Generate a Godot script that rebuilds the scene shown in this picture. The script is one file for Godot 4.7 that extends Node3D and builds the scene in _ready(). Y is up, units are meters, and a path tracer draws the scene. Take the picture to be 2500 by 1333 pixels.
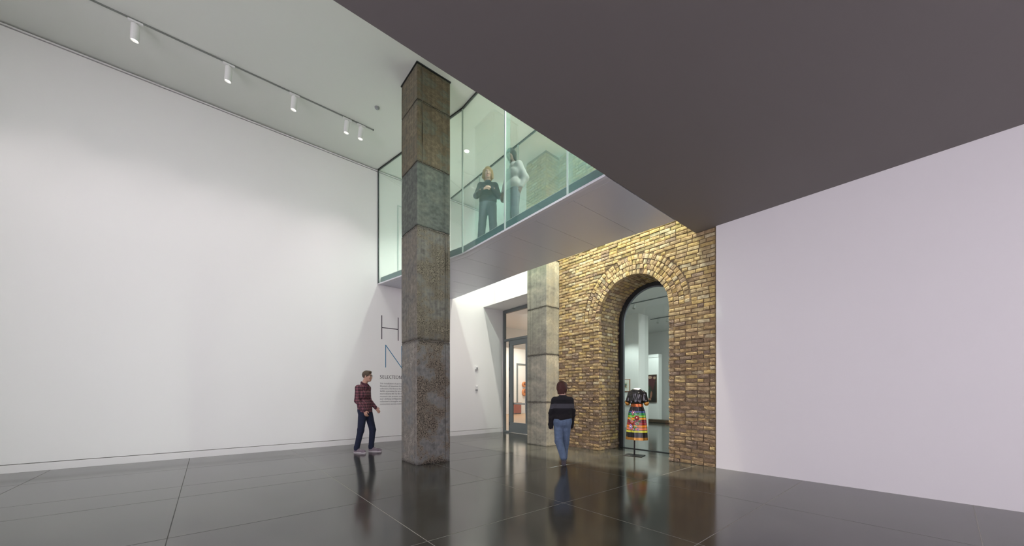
extends Node3D

# ---------------------------------------------------------------- helpers
var rng := RandomNumberGenerator.new()
var M := {}
var used := {}


func numbered(called: String) -> String:
	if not used.has(called):
		used[called] = 0
		return called
	used[called] += 1
	return "%s_%03d" % [called, used[called]]


func describe(o: Node, label: String, category: String, group := "", kind := "") -> void:
	o.set_meta("label", label)
	if category:
		o.set_meta("category", category)
	if group:
		o.set_meta("group", group)
	if kind:
		o.set_meta("kind", kind)


func thing(called: String, label: String, category: String, at := Vector3.ZERO, turn := 0.0, group := "", kind := "") -> Node3D:
	var o := Node3D.new()
	o.name = numbered(called)
	add_child(o)
	o.position = at
	o.rotation.y = turn
	describe(o, label, category, group, kind)
	return o


func shell(called: String, label: String) -> Node3D:
	return thing(called, label, called.split("_")[0], Vector3.ZERO, 0.0, "", "structure")


func part(called: String, mesh: Mesh, m: Material, parent: Node, xf := Transform3D.IDENTITY) -> MeshInstance3D:
	var o := MeshInstance3D.new()
	o.name = called
	o.mesh = mesh
	o.material_override = m
	o.transform = xf
	parent.add_child(o, true)
	return o


func tool(smooth := -1) -> SurfaceTool:
	var st := SurfaceTool.new()
	st.begin(Mesh.PRIMITIVE_TRIANGLES)
	st.set_smooth_group(smooth)
	return st


func done(st: SurfaceTool) -> ArrayMesh:
	st.generate_normals()
	return st.commit()


func put(called: String, st: SurfaceTool, m: Material, parent: Node, xf := Transform3D.IDENTITY) -> MeshInstance3D:
	return part(called, done(st), m, parent, xf)


func tri(st: SurfaceTool, a: Vector3, b: Vector3, c: Vector3, out: Vector3) -> void:
	if (b - a).cross(c - a).dot(out) > 0.0:
		var t := b
		b = c
		c = t
	st.add_vertex(a)
	st.add_vertex(b)
	st.add_vertex(c)


func quad(st: SurfaceTool, a: Vector3, b: Vector3, c: Vector3, d: Vector3, out: Vector3) -> void:
	if (b - a).cross(c - a).dot(out) + (c - a).cross(d - a).dot(out) > 0.0:
		var t := b
		b = d
		d = t
	for p in [a, b, c, a, c, d]:
		st.add_vertex(p)


func box(st: SurfaceTool, lo: Vector3, hi: Vector3, b := 0.0) -> void:
	var mid := (lo + hi) * 0.5
	var h := (hi - lo) * 0.5
	b = minf(b, minf(h.x, minf(h.y, h.z)) * 0.9)
	for ax in 3:
		var u := (ax + 1) % 3
		var w := (ax + 2) % 3
		for s in [-1.0, 1.0]:
			var pts := []
			for q in [[-1, -1], [1, -1], [1, 1], [-1, 1]]:
				var p := Vector3.ZERO
				p[ax] = s * h[ax]
				p[u] = q[0] * (h[u] - b)
				p[w] = q[1] * (h[w] - b)
				pts.append(mid + p)
			var o := Vector3.ZERO
			o[ax] = s
			quad(st, pts[0], pts[1], pts[2], pts[3], o)
			if b > 0.0:
				for s2 in [-1.0, 1.0]:
					var e := []
					for q in [[0, -1], [0, 1], [1, 1], [1, -1]]:
						var p := Vector3.ZERO
						p[ax] = s * (h[ax] - (b if q[0] else 0.0))
						p[u] = s2 * (h[u] - (0.0 if q[0] else b))
						p[w] = q[1] * (h[w] - b)
						e.append(mid + p)
					var o2 := o
					o2[u] = s2
					quad(st, e[0], e[1], e[2], e[3], o2)
	if b > 0.0:
		for sx in [-1.0, 1.0]:
			for sy in [-1.0, 1.0]:
				for sz in [-1.0, 1.0]:
					var s := Vector3(sx, sy, sz)
					var k := h - Vector3.ONE * b
					tri(st, mid + Vector3(h.x, k.y, k.z) * s, mid + Vector3(k.x, h.y, k.z) * s, mid + Vector3(k.x, k.y, h.z) * s, s)


func bar(called: String, lo: Vector3, hi: Vector3, m: Material, parent: Node, b := 0.0) -> MeshInstance3D:
	var st := tool()
	box(st, lo, hi, b)
	return put(called, st, m, parent)


func beam(st: SurfaceTool, a: Vector3, b: Vector3, w: float, h: float, up := Vector3.UP) -> void:
	# a straight bar of rectangular section between two points
	var f := (b - a).normalized()
	var r := f.cross(up).normalized() * w * 0.5
	var u := r.cross(f).normalized() * h * 0.5
	var pa := [a - r - u, a + r - u, a + r + u, a - r + u]
	var pb := [b - r - u, b + r - u, b + r + u, b - r + u]
	for i in 4:
		var j := (i + 1) % 4
		quad(st, pa[i], pa[j], pb[j], pb[i], (pa[i] + pa[j]) * 0.5 - a)
	quad(st, pa[0], pa[1], pa[2], pa[3], -f)
	quad(st, pb[0], pb[1], pb[2], pb[3], f)


func lathe(st: SurfaceTool, prof: Array, segs: int, xf := Transform3D.IDENTITY, hard := true) -> void:
	for i in prof.size() - 1:
		st.set_smooth_group(i + 1 if hard else 0)
		var p: Vector2 = prof[i]
		var q: Vector2 = prof[i + 1]
		var n2 := Vector2(q.y - p.y, p.x - q.x)
		for k in segs:
			var a0 := TAU * k / segs
			var a1 := TAU * (k + 1) / segs
			var am := (a0 + a1) * 0.5
			var d0 := Vector3(cos(a0), 0, sin(a0))
			var d1 := Vector3(cos(a1), 0, sin(a1))
			var dm := Vector3(cos(am), 0, sin(am))
			var out := xf.basis * (dm * n2.x + Vector3.UP * n2.y)
			var A := xf * (d0 * p.x + Vector3.UP * p.y)
			var B := xf * (d1 * p.x + Vector3.UP * p.y)
			var C := xf * (d1 * q.x + Vector3.UP * q.y)
			var D := xf * (d0 * q.x + Vector3.UP * q.y)
			if p.x < 1e-5:
				tri(st, A, C, D, out)
			elif q.x < 1e-5:
				tri(st, A, B, C, out)
			else:
				quad(st, A, B, C, D, out)


func tube(st: SurfaceTool, pts: Array, rad: float, segs := 8) -> void:
	st.set_smooth_group(0)
	var rings := []
	for i in pts.size():
		var f: Vector3 = (pts[mini(i + 1, pts.size() - 1)] - pts[maxi(i - 1, 0)]).normalized()
		var r := f.cross(Vector3.UP if absf(f.y) < 0.9 else Vector3.RIGHT).normalized()
		var u := r.cross(f)
		var ring := []
		for k in segs:
			ring.append(pts[i] + (r * cos(TAU * k / segs) + u * sin(TAU * k / segs)) * rad)
		rings.append(ring)
	for i in pts.size() - 1:
		for k in segs:
			var j := (k + 1) % segs
			quad(st, rings[i][k], rings[i][j], rings[i + 1][j], rings[i + 1][k], (rings[i][k] + rings[i][j]) * 0.5 - pts[i])
	st.set_smooth_group(-1)
	for e in [0, pts.size() - 1]:
		var out: Vector3 = pts[e] - pts[1 if e == 0 else e - 1]
		for k in segs:
			tri(st, pts[e], rings[e][k], rings[e][(k + 1) % segs], out)


# extrudes a 2-D outline; at.call(point, depth) gives the place in space
func extrude(st: SurfaceTool, poly: PackedVector2Array, d0: float, d1: float, at: Callable) -> void:
	if Geometry2D.is_polygon_clockwise(poly):
		poly = poly.duplicate()
		poly.reverse()
	var ids := Geometry2D.triangulate_polygon(poly)
	for d in [d0, d1]:
		var out: Vector3 = at.call(poly[0], d) - at.call(poly[0], d0 + d1 - d)
		for i in range(0, ids.size(), 3):
			tri(st, at.call(poly[ids[i]], d), at.call(poly[ids[i + 1]], d), at.call(poly[ids[i + 2]], d), out)
	var flip := 1.0
	var area := 0.0
	for i in poly.size():
		area += poly[i].cross(poly[(i + 1) % poly.size()])
	if area < 0.0:
		flip = -1.0
	for i in poly.size():
		var p := poly[i]
		var q := poly[(i + 1) % poly.size()]
		var n := Vector2(q.y - p.y, p.x - q.x) * flip
		var out: Vector3 = at.call(p + n, d0) - at.call(p, d0)
		quad(st, at.call(p, d0), at.call(q, d0), at.call(q, d1), at.call(p, d1), out)


func on_plan(p: Vector2, d: float) -> Vector3:
	return Vector3(p.x, d, p.y)


func on_side(p: Vector2, d: float) -> Vector3:
	return Vector3(d, p.y, p.x)


func on_front(p: Vector2, d: float) -> Vector3:
	return Vector3(p.x, p.y, d)


# ---------------------------------------------------------------- materials
func paint(r: int, g: int, b: int, rough := 0.6, metal := 0.0) -> StandardMaterial3D:
	var m := StandardMaterial3D.new()
	m.albedo_color = Color8(r, g, b)
	m.roughness = rough
	m.metallic = metal
	return m


func noise(seed_: int, freq: float, oct := 4, kind := FastNoiseLite.TYPE_SIMPLEX_SMOOTH) -> FastNoiseLite:
	var n := FastNoiseLite.new()
	n.seed = seed_
	n.frequency = freq
	n.noise_type = kind
	n.fractal_octaves = oct
	return n


func grey(n: FastNoiseLite, w: int, h: int) -> PackedByteArray:
	return n.get_seamless_image(w, h).get_data()


func texture(w: int, h: int, rgb: PackedByteArray) -> ImageTexture:
	return ImageTexture.create_from_image(Image.create_from_data(w, h, false, Image.FORMAT_RGB8, rgb))


func grey_texture(n: FastNoiseLite, w: int) -> ImageTexture:
	return ImageTexture.create_from_image(n.get_seamless_image(w, w))


# speckled tone around white, to be tinted by albedo_color
func speckle(w: int, seed_: int, f1: float, f2: float, low: float, warm := 0.0) -> ImageTexture:
	var a := grey(noise(seed_, f1, 5), w, w)
	var b := grey(noise(seed_ + 1, f2, 3), w, w)
	var out := PackedByteArray()
	out.resize(w * w * 3)
	for i in w * w:
		var t := low + (1.0 - low) * clampf((a[i] * 0.6 + b[i] * 0.4) / 190.0, 0.0, 1.0)
		out[i * 3] = int(255.0 * t)
		out[i * 3 + 1] = int(255.0 * t * (1.0 - warm * (1.0 - t)))
		out[i * 3 + 2] = int(255.0 * t * (1.0 - 2.0 * warm * (1.0 - t)))
	return texture(w, w, out)


func cover(m: StandardMaterial3D, t: Texture2D, size: float, world := true) -> StandardMaterial3D:
	m.albedo_texture = t
	m.uv1_triplanar = true
	m.uv1_world_triplanar = world
	m.uv1_scale = Vector3.ONE / size
	return m


func relief(m: StandardMaterial3D, t: Texture2D, cm: float) -> StandardMaterial3D:
	m.heightmap_enabled = true
	m.heightmap_texture = t
	m.heightmap_scale = cm
	return m


# board-formed concrete: mottled grey with stains, bug holes and worn brown patches
# base and brown are sRGB 0..1 triples; spots 0..1 says how much dark pitting there is
func concrete(seed_: int, w: int, h: int, base: Color, brown: Color, spots: float, streak: float, patch: float, mottle := 0.34) -> StandardMaterial3D:
	var big := grey(noise(seed_, 0.006, 4), w, h)
	var mid := grey(noise(seed_ + 1, 0.03, 4), w, h)
	var fine := grey(noise(seed_ + 2, 0.11, 5), w, h)
	var grain := grey(noise(seed_ + 3, 0.35, 2), w, h)
	var pit := grey(noise(seed_ + 5, 0.16, 2), w, h)
	var col := noise(seed_ + 4, 0.02, 3)
	var cols := PackedFloat32Array()
	for x in w:
		cols.append(col.get_noise_2d(x * 3.0, 0.0))
	var out := PackedByteArray()
	out.resize(w * h * 3)
	var hgt := PackedByteArray()
	hgt.resize(w * h)
	for y in h:
		for x in w:
			var i := y * w + x
			var g := big[i] / 255.0
			var m := mid[i] / 255.0
			var f := fine[i] / 255.0
			var t := 0.93 + (m - 0.5) * mottle + (grain[i] / 255.0 - 0.5) * 0.09 + cols[x] * streak + (g - 0.5) * 0.3
			var k := clampf((g - 0.5 + patch * 0.4) * 4.0 + (m - 0.5) * 2.0, 0.0, 1.0) * patch
			var face := 0.5 if x < w * 0.27 else 1.0
			k *= face
			var dens := clampf(g * 1.9 - 0.35 + (m - 0.5) * 0.9, 0.0, 1.0) * spots * face
			var hole := clampf((f - (0.8 - 0.42 * dens)) * 3.6, 0.0, 1.0)
			hole = maxf(hole, 0.8 * clampf((pit[i] / 255.0 - (0.97 - 0.2 * dens - 0.05 * spots)) * 12.0, 0.0, 1.0))
			var dirt := clampf(1.0 - minf(y, h - 1 - y) / (h * (0.012 + 0.05 * m * m)), 0.0, 1.0) * clampf(f * 1.6, 0.0, 1.0)
			t *= (1.0 - 0.5 * hole) * (1.0 - 0.45 * dirt)
			var r := lerpf(base.r, brown.r, k) * t
			var gg := lerpf(base.g, brown.g, k) * t
			var b := lerpf(base.b, brown.b, k) * t
			out[i * 3] = int(clampf(r, 0.0, 1.0) * 255.0)
			out[i * 3 + 1] = int(clampf(gg, 0.0, 1.0) * 255.0)
			out[i * 3 + 2] = int(clampf(b, 0.0, 1.0) * 255.0)
			hgt[i] = int(clampf(0.55 + (m - 0.5) * 0.4 + (grain[i] / 255.0 - 0.5) * 0.2 - 0.4 * hole, 0.0, 1.0) * 255.0)
	var mat := StandardMaterial3D.new()
	mat.albedo_texture = texture(w, h, out)
	mat.roughness = 0.75
	mat.metallic_specular = 0.35
	relief(mat, ImageTexture.create_from_image(Image.create_from_data(w, h, false, Image.FORMAT_L8, hgt)), 0.1)
	return mat


func make_materials() -> void:
	M.white = paint(238, 237, 235, 0.75)
	M.white_trim = paint(232, 231, 229, 0.5)
	M.ceiling = paint(222, 225, 218, 0.85)
	M.soffit = relief(paint(119, 114, 112, 0.7), grey_texture(noise(5, 0.2, 2), 256), 0.02)
	M.soffit.uv1_triplanar = true
	M.panel = paint(204, 206, 214, 0.32)
	M.panel.metallic = 0.2
	# black powder-coated metal: arch window frame, glass head channels, column head plate
	M.black_metal = paint(32, 34, 35, 0.45)
	M.frame_grey = paint(110, 116, 118, 0.45)
	M.track_grey = paint(128, 132, 126, 0.5)
	M.bridge_floor = paint(196, 196, 190, 0.5)
	M.frame_dark = paint(44, 47, 50, 0.4)
	M.steel = paint(190, 192, 194, 0.3, 0.9)
	M.iron = paint(38, 36, 34, 0.5, 0.3)
	M.fascia = paint(216, 216, 220, 0.5)
	M.slab_edge = paint(62, 92, 94, 0.5)
	M.joint_silicone = paint(186, 202, 196, 0.4)
	M.plastic = paint(232, 232, 230, 0.45)
	M.grey_plastic = paint(150, 152, 154, 0.5)
	M.vinyl = paint(62, 57, 66, 0.6)
	M.vinyl_blue = paint(44, 120, 158, 0.6)
	M.glass = paint(142, 192, 182, 0.02)
	M.glass.albedo_color.a = 0.12
	M.glass.transparency = BaseMaterial3D.TRANSPARENCY_ALPHA
	M.pane = paint(170, 195, 185, 0.02)
	M.pane.albedo_color.a = 0.03
	M.pane.transparency = BaseMaterial3D.TRANSPARENCY_ALPHA
	# polished floor
	var w := 1024
	var a := grey(noise(21, 0.005, 4, FastNoiseLite.TYPE_PERLIN), w, w)
	var b := grey(noise(22, 0.025, 4, FastNoiseLite.TYPE_PERLIN), w, w)
	var c := grey(noise(23, 0.3, 2), w, w)
	var out := PackedByteArray()
	out.resize(w * w * 3)
	for i in w * w:
		var t := 0.72 + (a[i] - 128) / 255.0 * 0.3 + (b[i] - 128) / 255.0 * 0.16 + (c[i] - 128) / 255.0 * 0.12
		out[i * 3] = int(clampf(86.0 * t, 0, 255))
		out[i * 3 + 1] = int(clampf(86.0 * t, 0, 255))
		out[i * 3 + 2] = int(clampf(79.0 * t, 0, 255))
	M.floor = cover(paint(255, 255, 255, 0.14), texture(w, w, out), 4.2)
	M.floor.metallic_specular = 0.62
	M.filler = paint(150, 148, 138, 0.5)
	M.filler_dark = paint(58, 58, 55, 0.6)
	# brick
	var sp := speckle(256, 31, 0.02, 0.16, 0.66, 0.14)
	var rough := grey_texture(noise(33, 0.06, 5), 256)
	M.bricks_clean = []
	for q in [[212, 190, 134], [208, 184, 124], [200, 180, 136], [212, 200, 164], [196, 172, 124], [206, 188, 144], [190, 168, 130]]:
		M.bricks_clean.append(relief(cover(paint(q[0], q[1], q[2], 0.9), sp, 0.55), rough, 0.25))
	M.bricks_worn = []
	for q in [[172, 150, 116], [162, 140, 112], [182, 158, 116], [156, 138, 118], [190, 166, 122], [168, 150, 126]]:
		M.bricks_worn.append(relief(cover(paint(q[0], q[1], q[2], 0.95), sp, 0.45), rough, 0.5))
	M.mortar = relief(cover(paint(146, 130, 104, 0.95), sp, 0.5), rough, 0.8)
	# concrete of the columns
	M.con_low = concrete(41, 768, 640, Color(0.56, 0.56, 0.54), Color(0.42, 0.36, 0.28), 0.9, 0.05, 0.55)
	M.con_mid = concrete(51, 768, 640, Color(0.49, 0.48, 0.45), Color(0.40, 0.36, 0.29), 0.8, 0.1, 0.6)
	M.con_smooth = concrete(61, 768, 400, Color(0.385, 0.405, 0.38), Color(0.34, 0.33, 0.29), 0.16, 0.06, 0.3)
	M.con_top = concrete(71, 768, 400, Color(0.46, 0.45, 0.39), Color(0.37, 0.31, 0.24), 0.3, 0.1, 0.7)
	M.con_pier = concrete(81, 640, 400, Color(0.74, 0.73, 0.66), Color(0.64, 0.60, 0.50), 0.22, 0.06, 0.35, 0.17)
	M.con_joint = paint(112, 106, 96, 0.95)
	M.con_pier2 = concrete(86, 640, 400, Color(0.70, 0.69, 0.62), Color(0.60, 0.57, 0.49), 0.26, 0.06, 0.4, 0.18)
	M.vinyl_grey = paint(112, 108, 114, 0.6)
	M.orange = paint(206, 126, 58, 0.5)
	M.brick_red = paint(150, 72, 48, 0.7)
	M.floor_wood = paint(176, 144, 112, 0.35)
	make_pictures()
	M.satin_black = paint(16, 15, 18, 0.22)
	M.satin_black.metallic_specular = 0.65
	var weave := grey_texture(noise(95, 0.25, 3), 256)
	for q in [["denim_dark", 34, 42, 66], ["denim_blue", 104, 124, 150], ["cloth_slate", 98, 106, 112], ["knit_plain", 72, 74, 80], ["cloth_pale", 158, 158, 156], ["shoe_grey", 142, 130, 138], ["shoe_dark", 72, 66, 76]]:
		M[q[0]] = relief(cover(paint(q[1], q[2], q[3], 0.9), speckle(128, 96, 0.03, 0.3, 0.72), 0.35, false), weave, 0.12)
	M.sole_pale = paint(196, 192, 192, 0.6)
	M.sole_grey = paint(120, 116, 122, 0.7)
	for q in [["hair_brown", 92, 74, 56], ["hair_auburn", 88, 46, 38], ["hair_blond", 190, 156, 104], ["hair_black", 26, 24, 24]]:
		M[q[0]] = relief(cover(paint(q[1], q[2], q[3], 0.55), speckle(128, 97, 0.05, 0.2, 0.6), 0.12, false), weave, 0.3)
	M.knit = paint(255, 255, 255, 0.95)
	M.knit.albedo_texture = stripes_texture()


# ---------------------------------------------------------------- the place
const CEIL := 7.4
const WALL_Z := -9.9
const BRICK_X := 6.94
const GLASS_X := 7.8
const ARCH_Z := -4.325
const ARCH_R := 0.83
const SPRING := 3.02
const RING := 0.41


func _ready() -> void:
	rng.seed = 7
	# camera: a lens shifted upwards, axis level, 1.3 m above the floor
	var cam := Camera3D.new()
	cam.name = "camera"
	add_child(cam)
	cam.position = Vector3(0, 1.3, 0)
	cam.rotation.y = -atan(743.0 / 888.0)
	cam.projection = Camera3D.PROJECTION_FRUSTUM
	cam.near = 0.05
	cam.far = 120.0
	cam.size = 1333.0 / 888.0 * cam.near
	cam.frustum_offset = Vector2(0, (963.0 - 666.5) / 888.0 * cam.near)
	cam.current = true
	var we := WorldEnvironment.new()
	we.name = "environment"
	var e := Environment.new()
	e.background_mode = Environment.BG_COLOR
	e.background_color = Color(0.98, 0.94, 1.0)
	e.background_energy_multiplier = 5.0
	e.tonemap_mode = Environment.TONE_MAPPER_LINEAR
	e.tonemap_exposure = 1.0
	e.sdfgi_enabled = true
	e.ssao_enabled = true
	e.ssil_enabled = true
	we.environment = e
	add_child(we)
	make_materials()
	room_lights()
	build_shell()
	build_floor()
	build_brick_wall()
	build_bridge()
	build_columns()
	build_door()
	build_gallery()
	build_far_room()
	build_track()
	build_wall_things()
	build_mannequin()
	build_people()


func lamp(kind: String, at: Vector3, to: Vector3, energy: float, col: Color, angle := 45.0, size := 0.05, soft := 0.6) -> Light3D:
	var l: Light3D
	if kind == "spot":
		var s := SpotLight3D.new()
		s.spot_angle = angle
		s.spot_range = 40.0
		s.spot_attenuation = 2.0
		s.spot_angle_attenuation = soft
		l = s
	else:
		var o := OmniLight3D.new()
		o.omni_range = 40.0
		o.omni_attenuation = 2.0
		l = o
	l.name = "lamp_light"
	l.light_energy = energy
	l.light_color = col
	l.light_size = size
	l.shadow_enabled = true
	add_child(l, true)
	l.position = at
	if kind == "spot":
		l.basis = Basis.looking_at(to - at, Vector3.UP if absf((to - at).normalized().y) < 0.95 else Vector3.RIGHT)
	return l


func panel_light(at: Vector3, to: Vector3, w: float, h: float, energy: float, col: Color) -> void:
	var l := AreaLight3D.new()
	l.name = "panel_light"
	l.area_size = Vector2(w, h)
	l.area_normalize_energy = true
	l.light_energy = energy
	l.light_color = col
	l.area_range = 40.0
	l.area_attenuation = 2.0
	l.shadow_enabled = true
	add_child(l, true)
	l.position = at
	l.basis = Basis.looking_at(to - at, Vector3.UP if absf((to - at).normalized().y) < 0.95 else Vector3.RIGHT)


func downlight(at: Vector3, energy: float, col: Color, label: String, angle := 60.0, group := "") -> void:
	var t := thing("recessed_downlight", label, "ceiling lamp", at, 0.0, group)
	var st := tool()
	lathe(st, [Vector2(0.062, -0.004), Vector2(0.085, -0.006), Vector2(0.088, 0.0)], 20)
	put("trim_ring", st, M.white_trim, t)
	st = tool()
	lathe(st, [Vector2(0.0, -0.002), Vector2(0.064, -0.002), Vector2(0.064, 0.012)], 20)
	put("lens", st, M.lens, t)
	lamp("spot", at + Vector3(0, -0.03, 0), at + Vector3(0, -2, 0), energy, col, angle, 0.04, 0.6)


func ceiling_panel(at: Vector3, w: float, d: float, energy: float, col: Color, label: String, group := "") -> void:
	var t := thing("ceiling_light_panel", label, "ceiling lamp", at, 0.0, group)
	var st := tool()
	box(st, Vector3(-w / 2 - 0.02, -0.03, -d / 2 - 0.02), Vector3(w / 2 + 0.02, 0.0, d / 2 + 0.02), 0.005)
	put("frame", st, M.white_trim, t)
	st = tool()
	box(st, Vector3(-w / 2, -0.034, -d / 2), Vector3(w / 2, -0.03, d / 2))
	put("diffuser", st, M.lens, t)
	panel_light(at + Vector3(0, -0.05, 0), at + Vector3(0, -2, 0), w, d, energy, col)


func room_lights() -> void:
	M.lens = paint(255, 255, 250, 0.4)
	M.lens.emission_enabled = true
	M.lens.emission = Color(1.0, 1.0, 0.97)
	M.lens.emission_energy_multiplier = 1.5
	var day := Color(0.93, 1.0, 0.94)
	# row of downlights over the gap between bridge and brick wall
	for z in [-3.55, -4.75, -5.85]:
		downlight(Vector3(6.5, CEIL, z), 43.0, Color(1.0, 0.97, 0.9), "white recessed downlight over the gap between bridge and brick wall", 25.0, "downlights over the gap")
	for z in [-7.7, -8.9]:
		downlight(Vector3(6.35, CEIL, z), 15.0, Color(1.0, 0.98, 0.94), "white recessed downlight over the gap in front of the white fascia", 33.0, "downlights over the fascia")
	# over the bridge
	downlight(Vector3(4.98, CEIL, -7.72), 13.0, day, "small round white downlight in the ceiling over the glass bridge", 60.0)
	downlight(Vector3(4.98, CEIL, -3.9), 12.0, day, "unseen added downlight over the bridge where it meets the upper floor", 75.0)  # unseen second lamp, added to brighten the upper level
	# unseen panels added for fill, behind the edge of the dark soffit
	for x in [-2.0, 1.0, 4.0]:
		ceiling_panel(Vector3(x, CEIL, 0.6), 1.2, 1.2, 17.0, day, "unseen square light panel added over the upper floor", "added light panels over the upper floor")


func build_shell() -> void:
	# left wall of the hall: the white one with the lettering
	var o := shell("wall_left", "tall white gallery wall with lettering, running behind the concrete column")
	# the plaster stops short of baseboard and ceiling, leaving real grooves over the set-back core
	bar("core", Vector3(-4.75, 0, WALL_Z - 0.25), Vector3(7.86, CEIL + 0.25, WALL_Z - 0.09), M.white, o)
	bar("plaster", Vector3(-4.75, 0.147, WALL_Z - 0.09), Vector3(7.86, CEIL - 0.074, WALL_Z), M.white, o)
	bar("plaster", Vector3(7.04, CEIL - 0.074, WALL_Z - 0.09), Vector3(7.86, CEIL + 0.25, WALL_Z), M.white, o)
	o = shell("baseboard_left", "flush white baseboard with a shadow line along the white wall")
	bar("board", Vector3(-4.75, 0.0, WALL_Z - 0.09), Vector3(7.86, 0.135, WALL_Z + 0.001), M.white_trim, o, 0.002)
	# slot diffuser where wall meets ceiling: two open slots either side of a slim bead
	o = shell("trim_1", "slim bead of the slot diffuser where the white wall meets the ceiling")
	bar("bead", Vector3(-4.75, CEIL - 0.052, WALL_Z - 0.09), Vector3(7.04, CEIL - 0.024, WALL_Z), M.white_trim, o, 0.002)
	o = shell("wall_near", "plain white end wall of the hall")
	bar("plaster", Vector3(-4.75, 0, 4.0), Vector3(8.2, 0.4, 4.25), M.white, o)
	bar("plaster", Vector3(-4.75, 4.0, 4.0), Vector3(8.2, CEIL + 0.25, 4.25), M.white, o)
	for q in [[-4.75, -0.6], [2.0, 2.5], [5.1, 8.2]]:
		bar("pillar", Vector3(q[0], 0.4, 4.0), Vector3(q[1], 4.0, 4.25), M.white, o)
	for k in 2:  # unseen windows added behind the camera to even out the fill light
		var xa: float = [-0.6, 2.5][k]
		var xb: float = [2.0, 5.1][k]
		var we := thing("window_%d" % (12 + k), "tall unseen daylight window added in the end wall of the hall", "window", Vector3.ZERO, 0.0, "", "structure")
		bar("pane", Vector3(xa + 0.05, 0.45, 4.12), Vector3(xb - 0.05, 3.95, 4.13), M.pane, we)
		for f in [[xa, xb, 0.4, 0.45], [xa, xb, 3.95, 4.0], [xa, xa + 0.05, 0.45, 3.95], [xb - 0.05, xb, 0.45, 3.95]]:
			bar("frame", Vector3(f[0], f[2], 4.09), Vector3(f[1], f[3], 4.16), M.frame_dark, we)
	o = shell("wall_far", "plain white side wall at the open end of the hall")
	# solid strips between the openings
	for q in [[0.0, 0.4], [4.0, 4.75], [7.0, CEIL + 0.25]]:
		bar("plaster", Vector3(-5.0, q[0], -10.15), Vector3(-4.75, q[1], 4.25), M.white, o)
	var wz := [-10.15, -8.9, -6.3, -5.9, -3.3, -2.9, -0.3, 0.1, 2.7, 4.25]
	bar("pillar", Vector3(-5.0, 0.4, wz[1]), Vector3(-4.75, 4.0, wz[2]), M.white, o)
	for k in 5:
		for q in [[0.4, 4.0], [4.75, 7.0]]:
			if q[0] > 1.0 and (k == 0 or k == 4):
				# no upper window beside the end walls
				bar("pillar", Vector3(-5.0, q[0], wz[0] if k == 0 else wz[7]), Vector3(-4.75, q[1], wz[3] if k == 0 else wz[9]), M.white, o)
				continue
			if q[0] > 1.0 and (k == 1 or k == 3):
				if k == 3:
					bar("pillar", Vector3(-5.0, q[0], wz[6]), Vector3(-4.75, q[1], wz[7]), M.white, o)
				continue
			bar("pillar", Vector3(-5.0, q[0], wz[2 * k]), Vector3(-4.75, q[1], wz[2 * k + 1]), M.white, o)
	for k in 4:  # out-of-view windows added for fill, on the side the column shows daylight
		for q in [[0.4, 4.0, "tall"], [4.75, 7.0, "upper"]]:
			if k == 0 or (q[2] == "upper" and k == 3):
				continue
			var wn := thing("window_%d" % (2 + k * 2 + (0 if q[2] == "tall" else 1)), "%s unseen daylight window added in the side wall of the hall" % q[2], "window", Vector3.ZERO, 0.0, "", "structure")
			var za: float = wz[2 * k + 1]
			var zb: float = wz[2 * k + 2]
			bar("pane", Vector3(-4.885, q[0] + 0.05, za + 0.05), Vector3(-4.875, q[1] - 0.05, zb - 0.05), M.pane, wn)
			for f in [[q[0], q[0] + 0.05, za, zb], [q[1] - 0.05, q[1], za, zb], [q[0] + 0.05, q[1] - 0.05, za, za + 0.05], [q[0] + 0.05, q[1] - 0.05, zb - 0.05, zb]]:
				bar("frame", Vector3(-4.91, f[0], f[2]), Vector3(-4.85, f[1], f[3]), M.frame_dark, wn)
	o = shell("ceiling", "pale grey green painted ceiling high over the hall")
	bar("plaster", Vector3(-5.0, CEIL, -10.15), Vector3(8.2, CEIL + 0.25, 4.25), M.ceiling, o)
	# upper floor slab, whose dark underside fills the top of the view
	o = shell("ceiling_low", "smooth dark grey brown soffit under the upper floor")
	bar("slab", Vector3(-4.75, 4.28, -2.98), Vector3(6.93, 4.72, 4.0), M.soffit, o, 0.004)
	# white wall that carries on beside the brick, under the soffit and above it
	o = shell("wall_right_white", "white plastered wall beside the end of the brick wall")
	bar("plaster", Vector3(6.9, 0, -2.62), Vector3(7.5, CEIL, 4.0), M.white, o)
	# white fascia over the door recess
	o = shell("wall_fascia", "bright white fascia wall above the recessed glass door")
	bar("plaster", Vector3(7.04, 4.2, WALL_Z), Vector3(7.4, CEIL, -7.0), M.white, o, 0.003)
	bar("recess_ceiling", Vector3(7.4, 4.2, WALL_Z), Vector3(7.86, 4.5, -7.0), M.white, o)
	bar("recess_side", Vector3(7.04, 0, -7.2), Vector3(8.05, 4.2, -7.0), M.white, o)


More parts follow.
